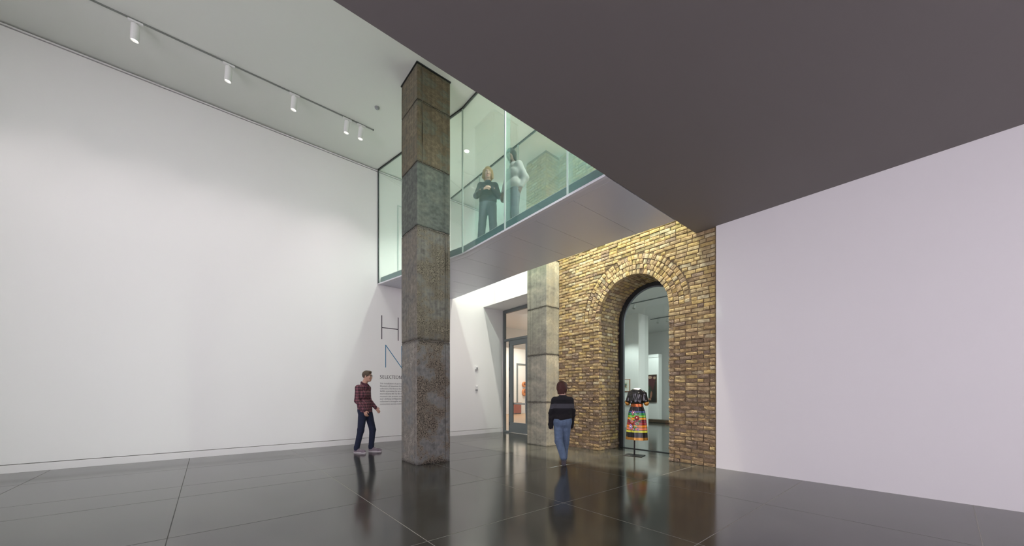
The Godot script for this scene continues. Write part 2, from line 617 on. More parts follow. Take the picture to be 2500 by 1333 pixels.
func build_floor() -> void:
	var o := shell("floor", "dark polished concrete floor cut into large slabs by thin joints")
	bar("base", Vector3(-5.0, -0.3, -10.15), Vector3(8.2, -0.02, 4.25), M.filler_dark, o)
	var xs := [-4.75, -3.85, -2.07, -0.28, 1.495, 3.272, 5.062, 7.9]
	var zs := [-9.9, -8.55, -6.95, -6.2, -4.515, -2.95, -1.39, 0.2, 1.8, 4.0]
	var g := 0.0035
	for i in xs.size() - 1:
		for j in zs.size() - 1:
			bar("slab", Vector3(xs[i] + g, -0.02, zs[j] + g), Vector3(xs[i + 1] - g, 0.0, zs[j + 1] - g), M.floor, o, 0.0012)
	# joint filler lying a hair below the polished surface
	for i in range(1, xs.size() - 1):
		bar("joint", Vector3(xs[i] - g, -0.02, -9.9), Vector3(xs[i] + g, -0.001, 4.0), M.filler if xs[i] > 0 else M.filler_dark, o)
	for j in range(1, zs.size() - 1):
		bar("joint", Vector3(-4.75, -0.02, zs[j] - g), Vector3(7.9, -0.0012, zs[j] + g), M.filler if zs[j] > -4 else M.filler_dark, o)


# ---------------------------------------------------------------- brick
# a rough brick whose weathered face looks along +x; length along z, back left open in the mortar
func brick_mesh(L: float, H: float, D: float, rough: float, seed_: int) -> ArrayMesh:
	var r := RandomNumberGenerator.new()
	r.seed = seed_
	var st := tool(-1)
	var nz := 4
	var ny := 2
	var face := []
	for j in ny + 1:
		var row := []
		for i in nz + 1:
			var edge := i == 0 or i == nz or j == 0 or j == ny
			var corner := (i == 0 or i == nz) and (j == 0 or j == ny)
			var inset := 0.002 + 0.003 * rough
			var z := -L / 2 + inset + (L - 2 * inset) * i / nz
			var y := -H / 2 + inset + (H - 2 * inset) * j / ny
			var x := D / 2 + r.randf_range(-0.004, 0.003) * rough - (0.002 if edge else 0.0) - (0.004 * rough if corner else 0.0)
			if not edge or not corner:
				z += r.randf_range(-0.006, 0.006) * rough
				y += r.randf_range(-0.006, 0.006) * rough
			row.append(Vector3(x, y, z))
		face.append(row)
	for j in ny:
		for i in nz:
			quad(st, face[j][i], face[j][i + 1], face[j + 1][i + 1], face[j + 1][i], Vector3.RIGHT)
	var rim := []
	for i in nz:
		rim.append(face[0][i])
	for j in ny:
		rim.append(face[j][nz])
	for i in nz:
		rim.append(face[ny][nz - i])
	for j in ny:
		rim.append(face[ny - j][0])
	for k in rim.size():
		var a: Vector3 = rim[k]
		var b: Vector3 = rim[(k + 1) % rim.size()]
		var sa := Vector3(-D / 2, a.y + signf(a.y) * 0.006, a.z + signf(a.z) * 0.006)
		var sb := Vector3(-D / 2, b.y + signf(b.y) * 0.006, b.z + signf(b.z) * 0.006)
		quad(st, a, b, sb, sa, Vector3(0.0, (a.y + b.y) / H, (a.z + b.z) / L))
	return done(st)


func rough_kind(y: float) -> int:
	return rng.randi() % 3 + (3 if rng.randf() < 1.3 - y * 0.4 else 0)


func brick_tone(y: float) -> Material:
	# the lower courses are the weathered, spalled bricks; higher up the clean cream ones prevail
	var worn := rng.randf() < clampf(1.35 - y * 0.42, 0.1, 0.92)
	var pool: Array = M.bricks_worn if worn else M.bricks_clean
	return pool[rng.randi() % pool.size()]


func build_brick_wall() -> void:
	var o := shell("wall_right", "old cream brick wall with rough worn bricks and a round arched opening")
	# mortar core with the arched opening
	var poly := PackedVector2Array()
	var z0 := ARCH_Z - ARCH_R - 0.012
	var z1 := ARCH_Z + ARCH_R + 0.012
	poly.append(Vector2(-6.402, 0))
	poly.append(Vector2(z0, 0))
	for k in 25:
		var a := PI - PI * k / 24.0
		poly.append(Vector2(ARCH_Z + (ARCH_R + 0.012) * cos(a), SPRING + (ARCH_R + 0.012) * sin(a)))
	poly.append(Vector2(z1, 0))
	poly.append(Vector2(-2.62, 0))
	poly.append(Vector2(-2.62, CEIL))
	poly.append(Vector2(-6.402, CEIL))
	var st := tool()
	extrude(st, poly, BRICK_X + 0.002, 7.74, on_side)
	put("mortar", st, M.mortar, o)
	# brick shapes
	var long := []
	var head := []
	var wedge := []
	for k in 6:
		long.append(brick_mesh(0.207, 0.0635, 0.09, 0.35 + 0.17 * k, 100 + k))
		head.append(brick_mesh(0.1, 0.0635, 0.09, 0.35 + 0.17 * k, 200 + k))
		wedge.append(brick_mesh(0.074, 0.096, 0.09, 0.3 + 0.1 * k, 300 + k))
	var spots := []
	var ch := 0.0725
	for row in int(CEIL / ch):
		var y := (row + 0.5) * ch
		var runs := []
		if y < SPRING + 0.02:
			runs = [[-6.4, z0 + 0.012], [z1 - 0.012, -2.64]]
		elif y < SPRING + ARCH_R + RING + 0.03:
			var dz := sqrt(maxf(0.0, pow(ARCH_R + RING + 0.02, 2) - pow(y - SPRING, 2)))
			runs = [[-6.4, ARCH_Z - dz], [ARCH_Z + dz, -2.64]] if dz > 0.06 else [[-6.4, -2.64]]
		else:
			runs = [[-6.4, -2.64]]
		for run in runs:
			var z: float = run[0]
			var first := row % 2 == 0
			while z < run[1] - 0.05:
				var l := 0.217 if rng.randf() < 0.78 else 0.11
				if first and row % 2 == 0:
					l = 0.11
				first = false
				if z + l > run[1] - 0.06:
					l = run[1] - z
				var wild := 1.0 if y < 2.9 else 0.5
				var p := Vector3(BRICK_X + 0.03 + rng.randf_range(-0.019, 0.013) * wild, y + rng.randf_range(-0.006, 0.006) * wild, z + l / 2)
				spots.append({"p": p, "l": l - 0.008, "y": y, "tilt": rng.randf_range(-0.04, 0.04) * wild})
				z += l
	# the 300 bricks nearest to the viewer are parts, the others one joined part
	var view := Vector3(0, 1.3, 0)
	var shown := []
	var rest := []
	for s in spots:
		# above the bridge's underside only what the glass shows
		if s.y < 4.75:
			shown.append(s)
		else:
			rest.append(s)
	shown.sort_custom(func(a, b): return a.p.distance_squared_to(view) < b.p.distance_squared_to(view))
	for s in shown.slice(300):
		rest.append(s)
	var turned := Basis(Vector3.UP, PI)
	for s in shown.slice(0, 300):
		var mesh: ArrayMesh
		var scale := 1.0
		if s.l > 0.15:
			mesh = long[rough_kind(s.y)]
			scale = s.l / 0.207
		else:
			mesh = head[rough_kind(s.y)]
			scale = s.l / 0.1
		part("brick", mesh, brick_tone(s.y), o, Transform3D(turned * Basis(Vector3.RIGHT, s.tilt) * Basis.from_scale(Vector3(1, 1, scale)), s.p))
	# what is left is joined, one mesh for each brick colour
	var joined := {}
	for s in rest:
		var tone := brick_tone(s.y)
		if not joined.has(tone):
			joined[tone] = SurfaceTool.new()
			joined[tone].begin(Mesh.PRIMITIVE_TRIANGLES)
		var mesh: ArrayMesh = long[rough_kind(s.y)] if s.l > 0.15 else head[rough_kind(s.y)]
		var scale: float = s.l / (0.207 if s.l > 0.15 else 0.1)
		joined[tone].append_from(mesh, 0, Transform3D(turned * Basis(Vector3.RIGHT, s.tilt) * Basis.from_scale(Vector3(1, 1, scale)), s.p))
	for tone in joined:
		var q := part("farther_bricks", joined[tone].commit(), tone, o)
		q.set_meta("kind", "stuff")
	# four rings of bricks on edge round the arch
	for ring in 4:
		var r := ARCH_R + 0.05 + ring * RING / 4.0
		var n := int(PI * r / 0.083)
		for k in n:
			var a := PI * (k + 0.5) / n + rng.randf_range(-0.008, 0.008)
			var dir := Vector3(0, sin(a), cos(a))
			var b := Basis(Vector3.LEFT, dir, Vector3.LEFT.cross(dir))
			var p := Vector3(BRICK_X + 0.028 + rng.randf_range(-0.012, 0.01), SPRING, ARCH_Z) + dir * (r + rng.randf_range(-0.004, 0.004))
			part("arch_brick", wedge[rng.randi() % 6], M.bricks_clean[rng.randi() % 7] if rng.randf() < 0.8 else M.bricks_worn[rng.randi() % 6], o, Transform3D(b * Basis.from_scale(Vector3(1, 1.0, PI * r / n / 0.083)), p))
	# bricks lining the sides and the vault of the opening
	for side in [-1.0, 1.0]:
		for row in int(SPRING / ch):
			var x := BRICK_X - 0.005
			var y := (row + 0.5) * ch
			var first := true
			while x < 7.72:
				var l := 0.11 if (first and row % 2) or rng.randf() < 0.2 else 0.217
				first = false
				l = minf(l, 7.74 - x)
				if l < 0.06:
					break
				var mesh: ArrayMesh = long[rng.randi() % 6] if l > 0.15 else head[rng.randi() % 6]
				var b := Basis(Vector3.UP, -PI / 2) if side < 0 else Basis(Vector3.UP, PI / 2)
				var p := Vector3(x + l / 2, y, ARCH_Z + side * (ARCH_R + 0.04 + rng.randf_range(-0.012, 0.012)))
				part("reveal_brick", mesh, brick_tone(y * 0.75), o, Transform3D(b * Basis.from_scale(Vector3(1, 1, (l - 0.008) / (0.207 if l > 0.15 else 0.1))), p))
				x += l
	var n := int(PI * ARCH_R / 0.074)
	for k in n:
		var a := PI * (k + 0.5) / n
		var inward := -Vector3(0, sin(a), cos(a))
		var x := BRICK_X + 0.07
		var off := 0.11 if k % 2 else 0.217
		while x < 7.72:
			var l := minf(off, 7.74 - x)
			off = 0.217
			if l < 0.06:
				break
			var mesh: ArrayMesh = long[rng.randi() % 6] if l > 0.15 else head[rng.randi() % 6]
			var zax := Vector3.RIGHT
			var b := Basis(inward, zax.cross(inward), zax)
			var p := Vector3(x + l / 2, SPRING, ARCH_Z) - inward * (ARCH_R + 0.042 + rng.randf_range(-0.006, 0.006))
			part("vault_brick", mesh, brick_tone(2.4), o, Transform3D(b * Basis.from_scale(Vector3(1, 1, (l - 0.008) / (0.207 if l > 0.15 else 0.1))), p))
			x += l
	# upper pier of brick on top of the concrete pier, seen through the bridge's glass
	var pier := thing("brick_pier", "pale brick pier rising to the ceiling behind the glass bridge", "pier", Vector3(6.46, 4.72, -6.77))
	st = tool()
	box(st, Vector3(0.012, 0, -0.355), Vector3(0.57, CEIL - 4.725, 0.355))
	put("mortar", st, M.mortar, pier)
	for row in int((CEIL - 4.72) / ch):
		var y := (row + 0.5) * ch
		var z := -0.37
		var cut := row % 2 == 0
		while z < 0.36:
			var l := 0.11 if cut else 0.217
			cut = false
			l = minf(l, 0.37 - z)
			if l < 0.05:
				break
			var mesh: ArrayMesh = long[rng.randi() % 6] if l > 0.15 else head[rng.randi() % 6]
			part("brick", mesh, M.bricks_clean[rng.randi() % 7], pier, Transform3D(turned * Basis.from_scale(Vector3(1, 1, (l - 0.008) / (0.207 if l > 0.15 else 0.1))), Vector3(0.04 + rng.randf_range(-0.004, 0.004), y, z + l / 2)))
			z += l
		var x := -0.005
		cut = row % 2 == 1
		while x < 0.5:
			var l := 0.11 if cut else 0.217
			cut = false
			l = minf(l, 0.52 - x)
			if l < 0.05:
				break
			var mesh: ArrayMesh = long[rng.randi() % 6] if l > 0.15 else head[rng.randi() % 6]
			part("brick", mesh, M.bricks_clean[rng.randi() % 7], pier, Transform3D(Basis(Vector3.UP, -PI / 2) * Basis.from_scale(Vector3(1, 1, (l - 0.008) / (0.207 if l > 0.15 else 0.1))), Vector3(x + l / 2 + 0.004, y, 0.355 - 0.03 + rng.randf_range(-0.004, 0.004))))
			x += l


# ---------------------------------------------------------------- glass bridge
func pane_between(called: String, a: Vector2, b: Vector2, y0: float, y1: float, m: Material, parent: Node, thick := 0.02) -> void:
	var st := tool()
	beam(st, Vector3(a.x, (y0 + y1) / 2, a.y), Vector3(b.x, (y0 + y1) / 2, b.y), thick, y1 - y0)
	put(called, st, m, parent)


func build_bridge() -> void:
	var y := 4.28
	var front := [Vector2(3.55, -9.885), Vector2(4.165, -6.62), Vector2(4.165, -2.985)]
	var back := [Vector2(5.87, -9.885), Vector2(5.9, -6.5), Vector2(6.16, -2.985)]
	var o := thing("glass_bridge", "glazed footbridge with grey metal underside crossing from the dark soffit to the white wall", "bridge")
	# floor slab set back behind the glass
	var st := tool()
	var poly := PackedVector2Array([front[0] + Vector2(0.07, 0), front[1] + Vector2(0.05, 0), front[2] + Vector2(0.05, 0), back[2] - Vector2(0.03, 0), back[1] - Vector2(0.03, 0), back[0] - Vector2(0.03, 0)])
	extrude(st, poly, y + 0.035, y + 0.2, on_plan)
	put("slab", st, M.slab_edge, o)
	st = tool()
	extrude(st, poly, y + 0.201, y + 0.208, on_plan)
	put("floor_finish", st, M.bridge_floor, o)
	# pale edge strip carrying the glass, then a thin reveal
	for i in 2:
		st = tool()
		var a: Vector2 = front[i]
		var b: Vector2 = front[i + 1]
		var n := Vector2(0.045, 0.0)
		extrude(st, PackedVector2Array([a - Vector2(0.012, 0), b - Vector2(0.012, 0), b + n, a + n]), y - 0.004, y + 0.03, on_plan)
		put("edge_strip", st, M.fascia, o)
		st = tool()
		extrude(st, PackedVector2Array([a + Vector2(0.049, 0), b + Vector2(0.049, 0), b + Vector2(0.138, 0), a + Vector2(0.138, 0)]), y, y + 0.03, on_plan)
		put("border_panel", st, M.panel, o)
		st = tool()
		extrude(st, PackedVector2Array([a + Vector2(0.139, 0), b + Vector2(0.139, 0), b + Vector2(0.147, 0), a + Vector2(0.147, 0)]), y + 0.001, y + 0.03, on_plan)
		put("reveal_strip", st, M.fascia, o)
	# metal panels of the underside, one by one
	var zs := [-9.885, -9.15, -8.34, -7.55, -6.74, -5.98, -5.25, -4.53, -3.69, -2.985]
	for i in zs.size() - 1:
		var za: float = zs[i] + 0.003
		var zb: float = zs[i + 1] - 0.003
		var line := PackedVector2Array()
		for z in [za, zb]:
			line.append(Vector2(bridge_x(front, z) + 0.15, z))
		if za < -6.62 and zb > -6.62:
			line.insert(1, Vector2(4.165 + 0.15, -6.62))
		for z in [zb, za]:
			line.append(Vector2(bridge_x(back, z), z))
		st = tool()
		extrude(st, line, y, y + 0.03, on_plan)
		put("soffit_panel", st, M.panel, o)
	# back edge strip
	st = tool()
	extrude(st, PackedVector2Array([back[0], back[1], back[2], back[2] - Vector2(0.025, 0), back[1] - Vector2(0.025, 0), back[0] - Vector2(0.025, 0)]), y + 0.031, y + 0.2, on_plan)
	put("back_edge", st, M.panel, o)
	# front glass: two panes on the slanting part, three on the straight one
	var g0 := y + 0.032
	var cuts := [front[0], front[0].lerp(front[1], 0.52), front[1], Vector2(4.165, -5.175), Vector2(4.165, -3.67), Vector2(4.165, -2.99)]
	for i in cuts.size() - 1:
		var a: Vector2 = cuts[i]
		var b: Vector2 = cuts[i + 1]
		var d := (b - a).normalized() * 0.012
		pane_between("glass_pane", a + d, b - d, g0, CEIL - 0.02, M.glass, o)
		if i > 0:
			st = tool()
			box(st, Vector3(a.x - 0.012, g0, a.y - 0.016), Vector3(a.x + 0.012, CEIL - 0.02, a.y + 0.016), 0.003)
			put("glass_joint", st, M.joint_silicone, o)
		st = tool()
		beam(st, Vector3(a.x, CEIL - 0.015, a.y), Vector3(b.x, CEIL - 0.015, b.y), 0.04, 0.026)
		put("head_channel", st, M.black_metal, o)
	st = tool()
	box(st, Vector3(3.535, g0, -9.898), Vector3(3.565, CEIL - 0.025, -9.872))
	put("wall_channel", st, M.black_metal, o)
	# glass fins stiffening the two long joints
	for z in [-5.175, -3.67]:
		st = tool()
		box(st, Vector3(4.18, g0, z - 0.03), Vector3(4.3, CEIL - 0.03, z - 0.015))
		put("glass_fin", st, M.glass, o)
	# back glass
	var bx := 5.8
	var bz := [-9.88, -8.34, -6.7, -5.1, -3.0]
	for i in bz.size() - 1:
		pane_between("glass_pane", Vector2(bx, bz[i] + 0.01), Vector2(bx, bz[i + 1] - 0.01), y + 0.21, CEIL - 0.02, M.glass, o)
		if i > 0:
			st = tool()
			box(st, Vector3(bx - 0.012, y + 0.21, bz[i] - 0.009), Vector3(bx + 0.012, CEIL - 0.02, bz[i] + 0.009))
			put("glass_joint", st, M.joint_silicone, o)
	bar("head_channel", Vector3(bx - 0.02, CEIL - 0.024, -9.88), Vector3(bx + 0.02, CEIL - 0.001, -3.0), M.black_metal, o)
	# doorway at the end of the bridge in the white wall
	var dr := thing("door_2", "flush white door at the end of the bridge behind the glass", "door", Vector3.ZERO, 0.0, "", "structure")
	bar("leaf", Vector3(4.12, 4.5, -9.899), Vector3(5.2, 6.58, -9.89), M.white_trim, dr, 0.003)
	bar("frame", Vector3(4.085, 4.5, -9.899), Vector3(4.105, 6.615, -9.885), M.joint_silicone, dr)
	bar("frame", Vector3(5.215, 4.5, -9.899), Vector3(5.235, 6.615, -9.885), M.joint_silicone, dr)
	bar("frame", Vector3(4.105, 6.595, -9.899), Vector3(5.215, 6.615, -9.885), M.joint_silicone, dr)
	bar("handle", Vector3(5.1, 5.46, -9.89), Vector3(5.12, 5.6, -9.86), M.steel, dr, 0.004)


func bridge_x(line: Array, z: float) -> float:
	for i in line.size() - 1:
		if z <= line[i + 1].y + 1e-4:
			return lerpf(line[i].x, line[i + 1].x, clampf((z - line[i].y) / (line[i + 1].y - line[i].y), 0.0, 1.0))
	return line[-1].x


# ---------------------------------------------------------------- concrete columns
# one cast lift of a square column: slightly uneven, with V grooves left by the form boards
func lift_mesh(w: float, d: float, y0: float, y1: float, grooves: Array, seed_: int) -> ArrayMesh:
	var r := RandomNumberGenerator.new()
	r.seed = seed_
	var corners := [Vector2(0, d), Vector2(0, 0), Vector2(w, 0), Vector2(w, d)]
	var ring := []
	var us := []
	var run := 0.0
	for s in 4:
		var a: Vector2 = corners[s]
		var b: Vector2 = corners[(s + 1) % 4]
		var f := (b - a).normalized()
		var inn := Vector2(-f.y, f.x)
		if (Vector2(w, d) / 2 - a).dot(inn) < 0:
			inn = -inn
		var len := a.distance_to(b)
		var ts := [0.006]
		for k in range(1, int(len / 0.07)):
			ts.append(k * 0.07)
		for g in grooves:
			if int(g[0]) == s:
				for q in [-0.011, -0.004, 0.004, 0.011]:
					ts.append(g[1] + q)
		ts.append(len - 0.006)
		ts.sort()
		for t in ts:
			var depth := 0.0
			for g in grooves:
				if int(g[0]) == s and absf(t - g[1]) < 0.006:
					depth = 0.012
			ring.append(a + f * t + inn * depth)
			us.append(run + t)
		run += len
	var st := tool()
	var n := ring.size()
	var rows := []
	var steps := maxi(2, int((y1 - y0) / 0.3))
	for j in steps + 1:
		var row := []
		for i in n:
			var y := lerpf(y0, y1, float(j) / steps)
			var c: Vector2 = (Vector2(w, d) / 2 - ring[i]).normalized() * (0.0 if j > 0 and j < steps else absf(r.randf_range(0.0, 0.006)))
			if j == 0 and y0 > 0.01:
				y += r.randf_range(-0.004, 0.007)
			if j == steps and y1 < CEIL - 0.1:
				y += r.randf_range(-0.007, 0.004)
			row.append(Vector3(ring[i].x + c.x, y, ring[i].y + c.y))
		rows.append(row)
	for j in steps:
		for i in n:
			var k := (i + 1) % n
			var ua: float = us[i] / run
			var ub: float = us[k] / run if k else 1.0
			var va := 1.0 - float(j) / steps
			var vb := 1.0 - float(j + 1) / steps
			var P := [rows[j][i], rows[j][k], rows[j + 1][k], rows[j + 1][i]]
			var U := [Vector2(ua, va), Vector2(ub, va), Vector2(ub, vb), Vector2(ua, vb)]
			var mid: Vector3 = (P[0] + P[1]) * 0.5 - Vector3(w / 2, rows[j][i].y, d / 2)
			var order := [0, 1, 2, 0, 2, 3]
			if (P[1] - P[0]).cross(P[2] - P[0]).dot(mid) > 0:
				order = [0, 2, 1, 0, 3, 2]
			for q in order:
				st.set_uv(U[q])
				st.add_vertex(P[q])
	for e in [0, steps]:
		var c := Vector3(w / 2, rows[e][0].y, d / 2)
		for i in n:
			st.set_uv(Vector2(us[i] / run, 0))
			tri(st, c, rows[e][i], rows[e][(i + 1) % n], Vector3.DOWN if e == 0 else Vector3.UP)
	return done(st)


func build_columns() -> void:
	# free-standing column; sides: 0 faces -x (left in the view), 1 faces -z, 2 faces +x, 3 faces +z
	var o := thing("concrete_column", "tall square weathered concrete column standing free in the hall", "column", Vector3(2.94, 0, -6.92))
	var w := 0.69
	var d := 0.7
	var lv := [0.0, 2.31, 4.41, 5.58, 6.72, CEIL - 0.02]
	var mats := [M.con_low, M.con_mid, M.con_smooth, M.con_top, M.con_top]
	var gr := [[[0, 0.1], [3, 0.1]], [[0, 0.1], [3, 0.1], [3, 0.065]], [], [[3, 0.585], [0, 0.66]], [[3, 0.585], [0, 0.66]]]
	for i in 5:
		part("cast_lift", lift_mesh(w, d, lv[i] + (0.0 if i == 0 else 0.006), lv[i + 1] - 0.006, gr[i], 400 + i), mats[i], o)
	bar("joint_core", Vector3(0.012, 0.05, 0.012), Vector3(w - 0.012, CEIL - 0.03, d - 0.012), M.con_joint, o)
	bar("head_plate", Vector3(-0.012, CEIL - 0.02, -0.012), Vector3(w + 0.012, CEIL - 0.0005, d + 0.012), M.black_metal, o)
	# pier against the brick wall
	o = thing("concrete_pier", "pale square concrete pier between the glass door and the brick wall", "pier", Vector3(6.48, 0, -7.12))
	lv = [0.0, 1.1, 2.31, 3.51, 4.72]
	for i in 4:
		part("cast_lift", lift_mesh(0.555, 0.715, lv[i] + (0.0 if i == 0 else 0.006), lv[i + 1] - 0.006, [[0, 0.715 - 0.22 + 0.1]], 420 + i), M.con_pier if i != 2 else M.con_pier2, o)
	bar("joint_core", Vector3(0.014, 0.05, 0.014), Vector3(0.54, 4.7, 0.7), M.con_joint, o)


# ---------------------------------------------------------------- door
func build_door() -> void:
	var o := shell("door_1", "grey metal framed glass double door with transom in a white recess")
	var x0 := 7.86
	var x1 := 7.95
	var f: Material = M.frame_grey
	bar("frame", Vector3(x0, 0, -9.9), Vector3(x1, 4.2, -9.81), f, o, 0.004)
	bar("frame", Vector3(x0, 0, -7.29), Vector3(x1, 4.2, -7.2), f, o, 0.004)
	bar("frame", Vector3(x0, 4.09, -9.81), Vector3(x1, 4.2, -7.29), f, o, 0.004)
	bar("transom_bar", Vector3(x0, 3.12, -9.81), Vector3(x1, 3.2, -7.29), f, o, 0.004)
	bar("mullion", Vector3(x0, 0, -9.575), Vector3(x1, 3.12, -9.535), f, o, 0.004)
	bar("mullion", Vector3(x0, 0, -7.56), Vector3(x1, 3.12, -7.52), f, o, 0.004)
	bar("transom_post", Vector3(x0, 3.2, -8.57), Vector3(x1, 4.09, -8.53), f, o, 0.004)
	bar("sill", Vector3(x0, 0, -9.81), Vector3(x1, 0.06, -9.575), f, o, 0.003)
	bar("sill", Vector3(x0, 0, -7.52), Vector3(x1, 0.06, -7.29), f, o, 0.003)
	bar("threshold", Vector3(x0 - 0.02, 0.0, -9.535), Vector3(x1, 0.012, -7.56), M.steel, o, 0.003)
	bar("transom_pane", Vector3(7.9, 3.2, -9.81), Vector3(7.912, 4.09, -8.57), M.pane, o)
	bar("transom_pane", Vector3(7.9, 3.2, -8.53), Vector3(7.912, 4.09, -7.29), M.pane, o)
	bar("side_pane", Vector3(7.9, 0.06, -9.81), Vector3(7.912, 3.12, -9.575), M.pane, o)
	bar("side_pane", Vector3(7.9, 0.06, -7.52), Vector3(7.912, 3.12, -7.29), M.pane, o)
	for s in [0, 1]:
		var a := -9.53 if s == 0 else -8.545
		var b := -8.55 if s == 0 else -7.565
		var leaf := bar("leaf", Vector3(x0, 0.02, a), Vector3(x0 + 0.05, 0.36, b), f, o, 0.004)
		bar("rail", Vector3(x0, 2.95, a), Vector3(x0 + 0.05, 3.115, b), f, leaf, 0.004)
		bar("stile", Vector3(x0, 0.36, a), Vector3(x0 + 0.05, 2.95, a + 0.17), f, leaf, 0.004)
		bar("stile", Vector3(x0, 0.36, b - 0.17), Vector3(x0 + 0.05, 2.95, b), f, leaf, 0.004)
		bar("pane", Vector3(x0 + 0.02, 0.36, a + 0.17), Vector3(x0 + 0.03, 2.95, b - 0.17), M.pane, leaf)
		var hz := b - 0.1 if s == 0 else a + 0.1
		var st := tool()
		tube(st, [Vector3(x0 - 0.06, 0.72, hz), Vector3(x0 - 0.06, 1.25, hz)], 0.014, 10)
		tube(st, [Vector3(x0 - 0.06, 0.8, hz), Vector3(x0 + 0.01, 0.8, hz)], 0.009, 8)
		tube(st, [Vector3(x0 - 0.06, 1.17, hz), Vector3(x0 + 0.01, 1.17, hz)], 0.009, 8)
		put("pull_handle", st, M.steel, leaf)
		bar("push_bar", Vector3(x0 + 0.06, 0.96, a + 0.12), Vector3(x0 + 0.1, 1.02, b - 0.12), M.steel, leaf, 0.01)
		for h in [0.25, 1.2, 2.1, 2.9]:
			var hg := a if s == 0 else b
			bar("hinge", Vector3(x0 - 0.012, h, hg - 0.01), Vector3(x0 + 0.002, h + 0.12, hg + 0.012), M.frame_dark, leaf, 0.002)


# ---------------------------------------------------------------- gallery behind the arch
func build_gallery() -> void:
	# arched window: dark frame, inner bead and one pane
	var o := shell("window_1", "tall arched window with a black metal frame set deep in the brick wall")
	for lay in [[0.0, 0.075, 7.735, 7.79, M.black_metal], [0.03, 0.1, 7.79, 7.83, M.frame_grey]]:
		var poly := PackedVector2Array()
		var r0: float = ARCH_R + 0.02 - lay[0]
		var r1: float = ARCH_R - lay[1]
		poly.append(Vector2(ARCH_Z - r0, 0.005))
		for k in 33:
			var a := PI - PI * k / 32.0
			poly.append(Vector2(ARCH_Z + r0 * cos(a), SPRING + r0 * sin(a)))
		poly.append(Vector2(ARCH_Z + r0, 0.005))
		poly.append(Vector2(ARCH_Z + r1, 0.005))
		for k in 33:
			var a := PI * k / 32.0
			poly.append(Vector2(ARCH_Z + r1 * cos(a), SPRING + r1 * sin(a)))
		poly.append(Vector2(ARCH_Z - r1, 0.005))
		var st := tool()
		extrude(st, poly, lay[2], lay[3], on_side)
		put("frame", st, lay[4], o)
	var pp := PackedVector2Array()
	var rp := ARCH_R - 0.06
	pp.append(Vector2(ARCH_Z - rp, 0.012))
	for k in 33:
		var a := PI - PI * k / 32.0
		pp.append(Vector2(ARCH_Z + rp * cos(a), SPRING + rp * sin(a)))
	pp.append(Vector2(ARCH_Z + rp, 0.012))
	var st := tool()
	extrude(st, pp, 7.795, 7.807, on_side)
	put("pane", st, M.pane, o)
	bar("sill", Vector3(7.78, 0.0, ARCH_Z - ARCH_R), Vector3(7.83, 0.014, ARCH_Z + ARCH_R), M.frame_dark, o)
	# room
	var gy := 4.47
	o = shell("wall_gallery", "white inner face of the wall round the arched window, seen from the gallery")
	bar("plaster", Vector3(7.9, 0, -7.0), Vector3(8.05, gy, ARCH_Z - ARCH_R - 0.1), M.white, o)
	bar("plaster", Vector3(7.9, 0, ARCH_Z + ARCH_R + 0.1), Vector3(8.05, gy, -0.8), M.white, o)
	bar("plaster", Vector3(7.9, SPRING + ARCH_R + 0.05, ARCH_Z - ARCH_R - 0.1), Vector3(8.05, gy, ARCH_Z + ARCH_R + 0.1), M.white, o)
	bar("plaster", Vector3(7.5, 0, -2.62), Vector3(7.9, gy, -2.4), M.white, o)
	o = shell("floor_gallery", "polished grey floor of the gallery behind the arched window")
	bar("slab", Vector3(7.9, -0.3, -7.1), Vector3(18.5, 0.0, -0.8), M.floor, o)
	bar("slab", Vector3(9.8, -0.3, -9.1), Vector3(18.5, 0.0, -7.1), M.floor, o)
	bar("slab", Vector3(10.9, -0.3, -11.0), Vector3(18.5, 0.0, -9.1), M.floor, o)
	o = shell("ceiling_gallery", "white ceiling of the gallery behind the arched window")
	bar("plaster", Vector3(7.9, gy, -11.2), Vector3(18.5, gy + 0.2, -0.6), M.white, o)
	o = shell("wall_gallery_end", "pale far wall of the gallery behind the arched window")
	bar("plaster", Vector3(17.6, 0, -11.2), Vector3(17.8, gy, -0.6), M.white, o)
	o = shell("wall_gallery_side", "white side walls of the gallery behind the arched window")
	bar("plaster", Vector3(8.05, 0, -7.1), Vector3(9.9, gy, -7.0), M.white, o)
	bar("plaster", Vector3(9.8, 0, -9.0), Vector3(9.9, gy, -7.1), M.white, o)
	bar("plaster", Vector3(9.8, 0, -9.1), Vector3(11.0, gy, -9.0), M.white, o)
	bar("plaster", Vector3(10.9, 0, -11.0), Vector3(11.0, gy, -9.1), M.white, o)
	bar("plaster", Vector3(10.9, 0, -11.2), Vector3(17.6, gy, -11.0), M.white, o)
	bar("plaster", Vector3(7.9, 0, -0.8), Vector3(17.6, gy, -0.6), M.white, o)
	# display partitions
	var p := thing("display_partition", "thick white display partition holding a small framed picture", "partition", Vector3(12.9, 0, -8.9))
	bar("body", Vector3(0, 0, -0.9), Vector3(0.73, gy, 1.18), M.white, p, 0.004)
	bar("base", Vector3(0.01, 0, -0.89), Vector3(0.72, 0.05, 1.17), M.joint_silicone, p)
	p = thing("display_partition", "pale display partition carrying the large dark painting", "partition", Vector3(16.2, 0, -9.9))
	bar("body", Vector3(0, 0, -1.0), Vector3(0.3, 3.05, 1.24), M.white, p, 0.004)
	bar("cap", Vector3(-0.02, 3.05, -1.0), Vector3(0.32, 3.2, 1.24), M.white_trim, p, 0.004)
	p = thing("floor_plinth", "low dark brown plinth running along the gallery floor", "plinth", Vector3(15.7, 0, -8.5))
	bar("body", Vector3(0, 0.02, -1.6), Vector3(0.36, 0.15, 2.6), M.wood_dark, p, 0.008)
	bar("foot", Vector3(0.05, 0, -1.55), Vector3(0.31, 0.02, 2.55), M.black_metal, p)
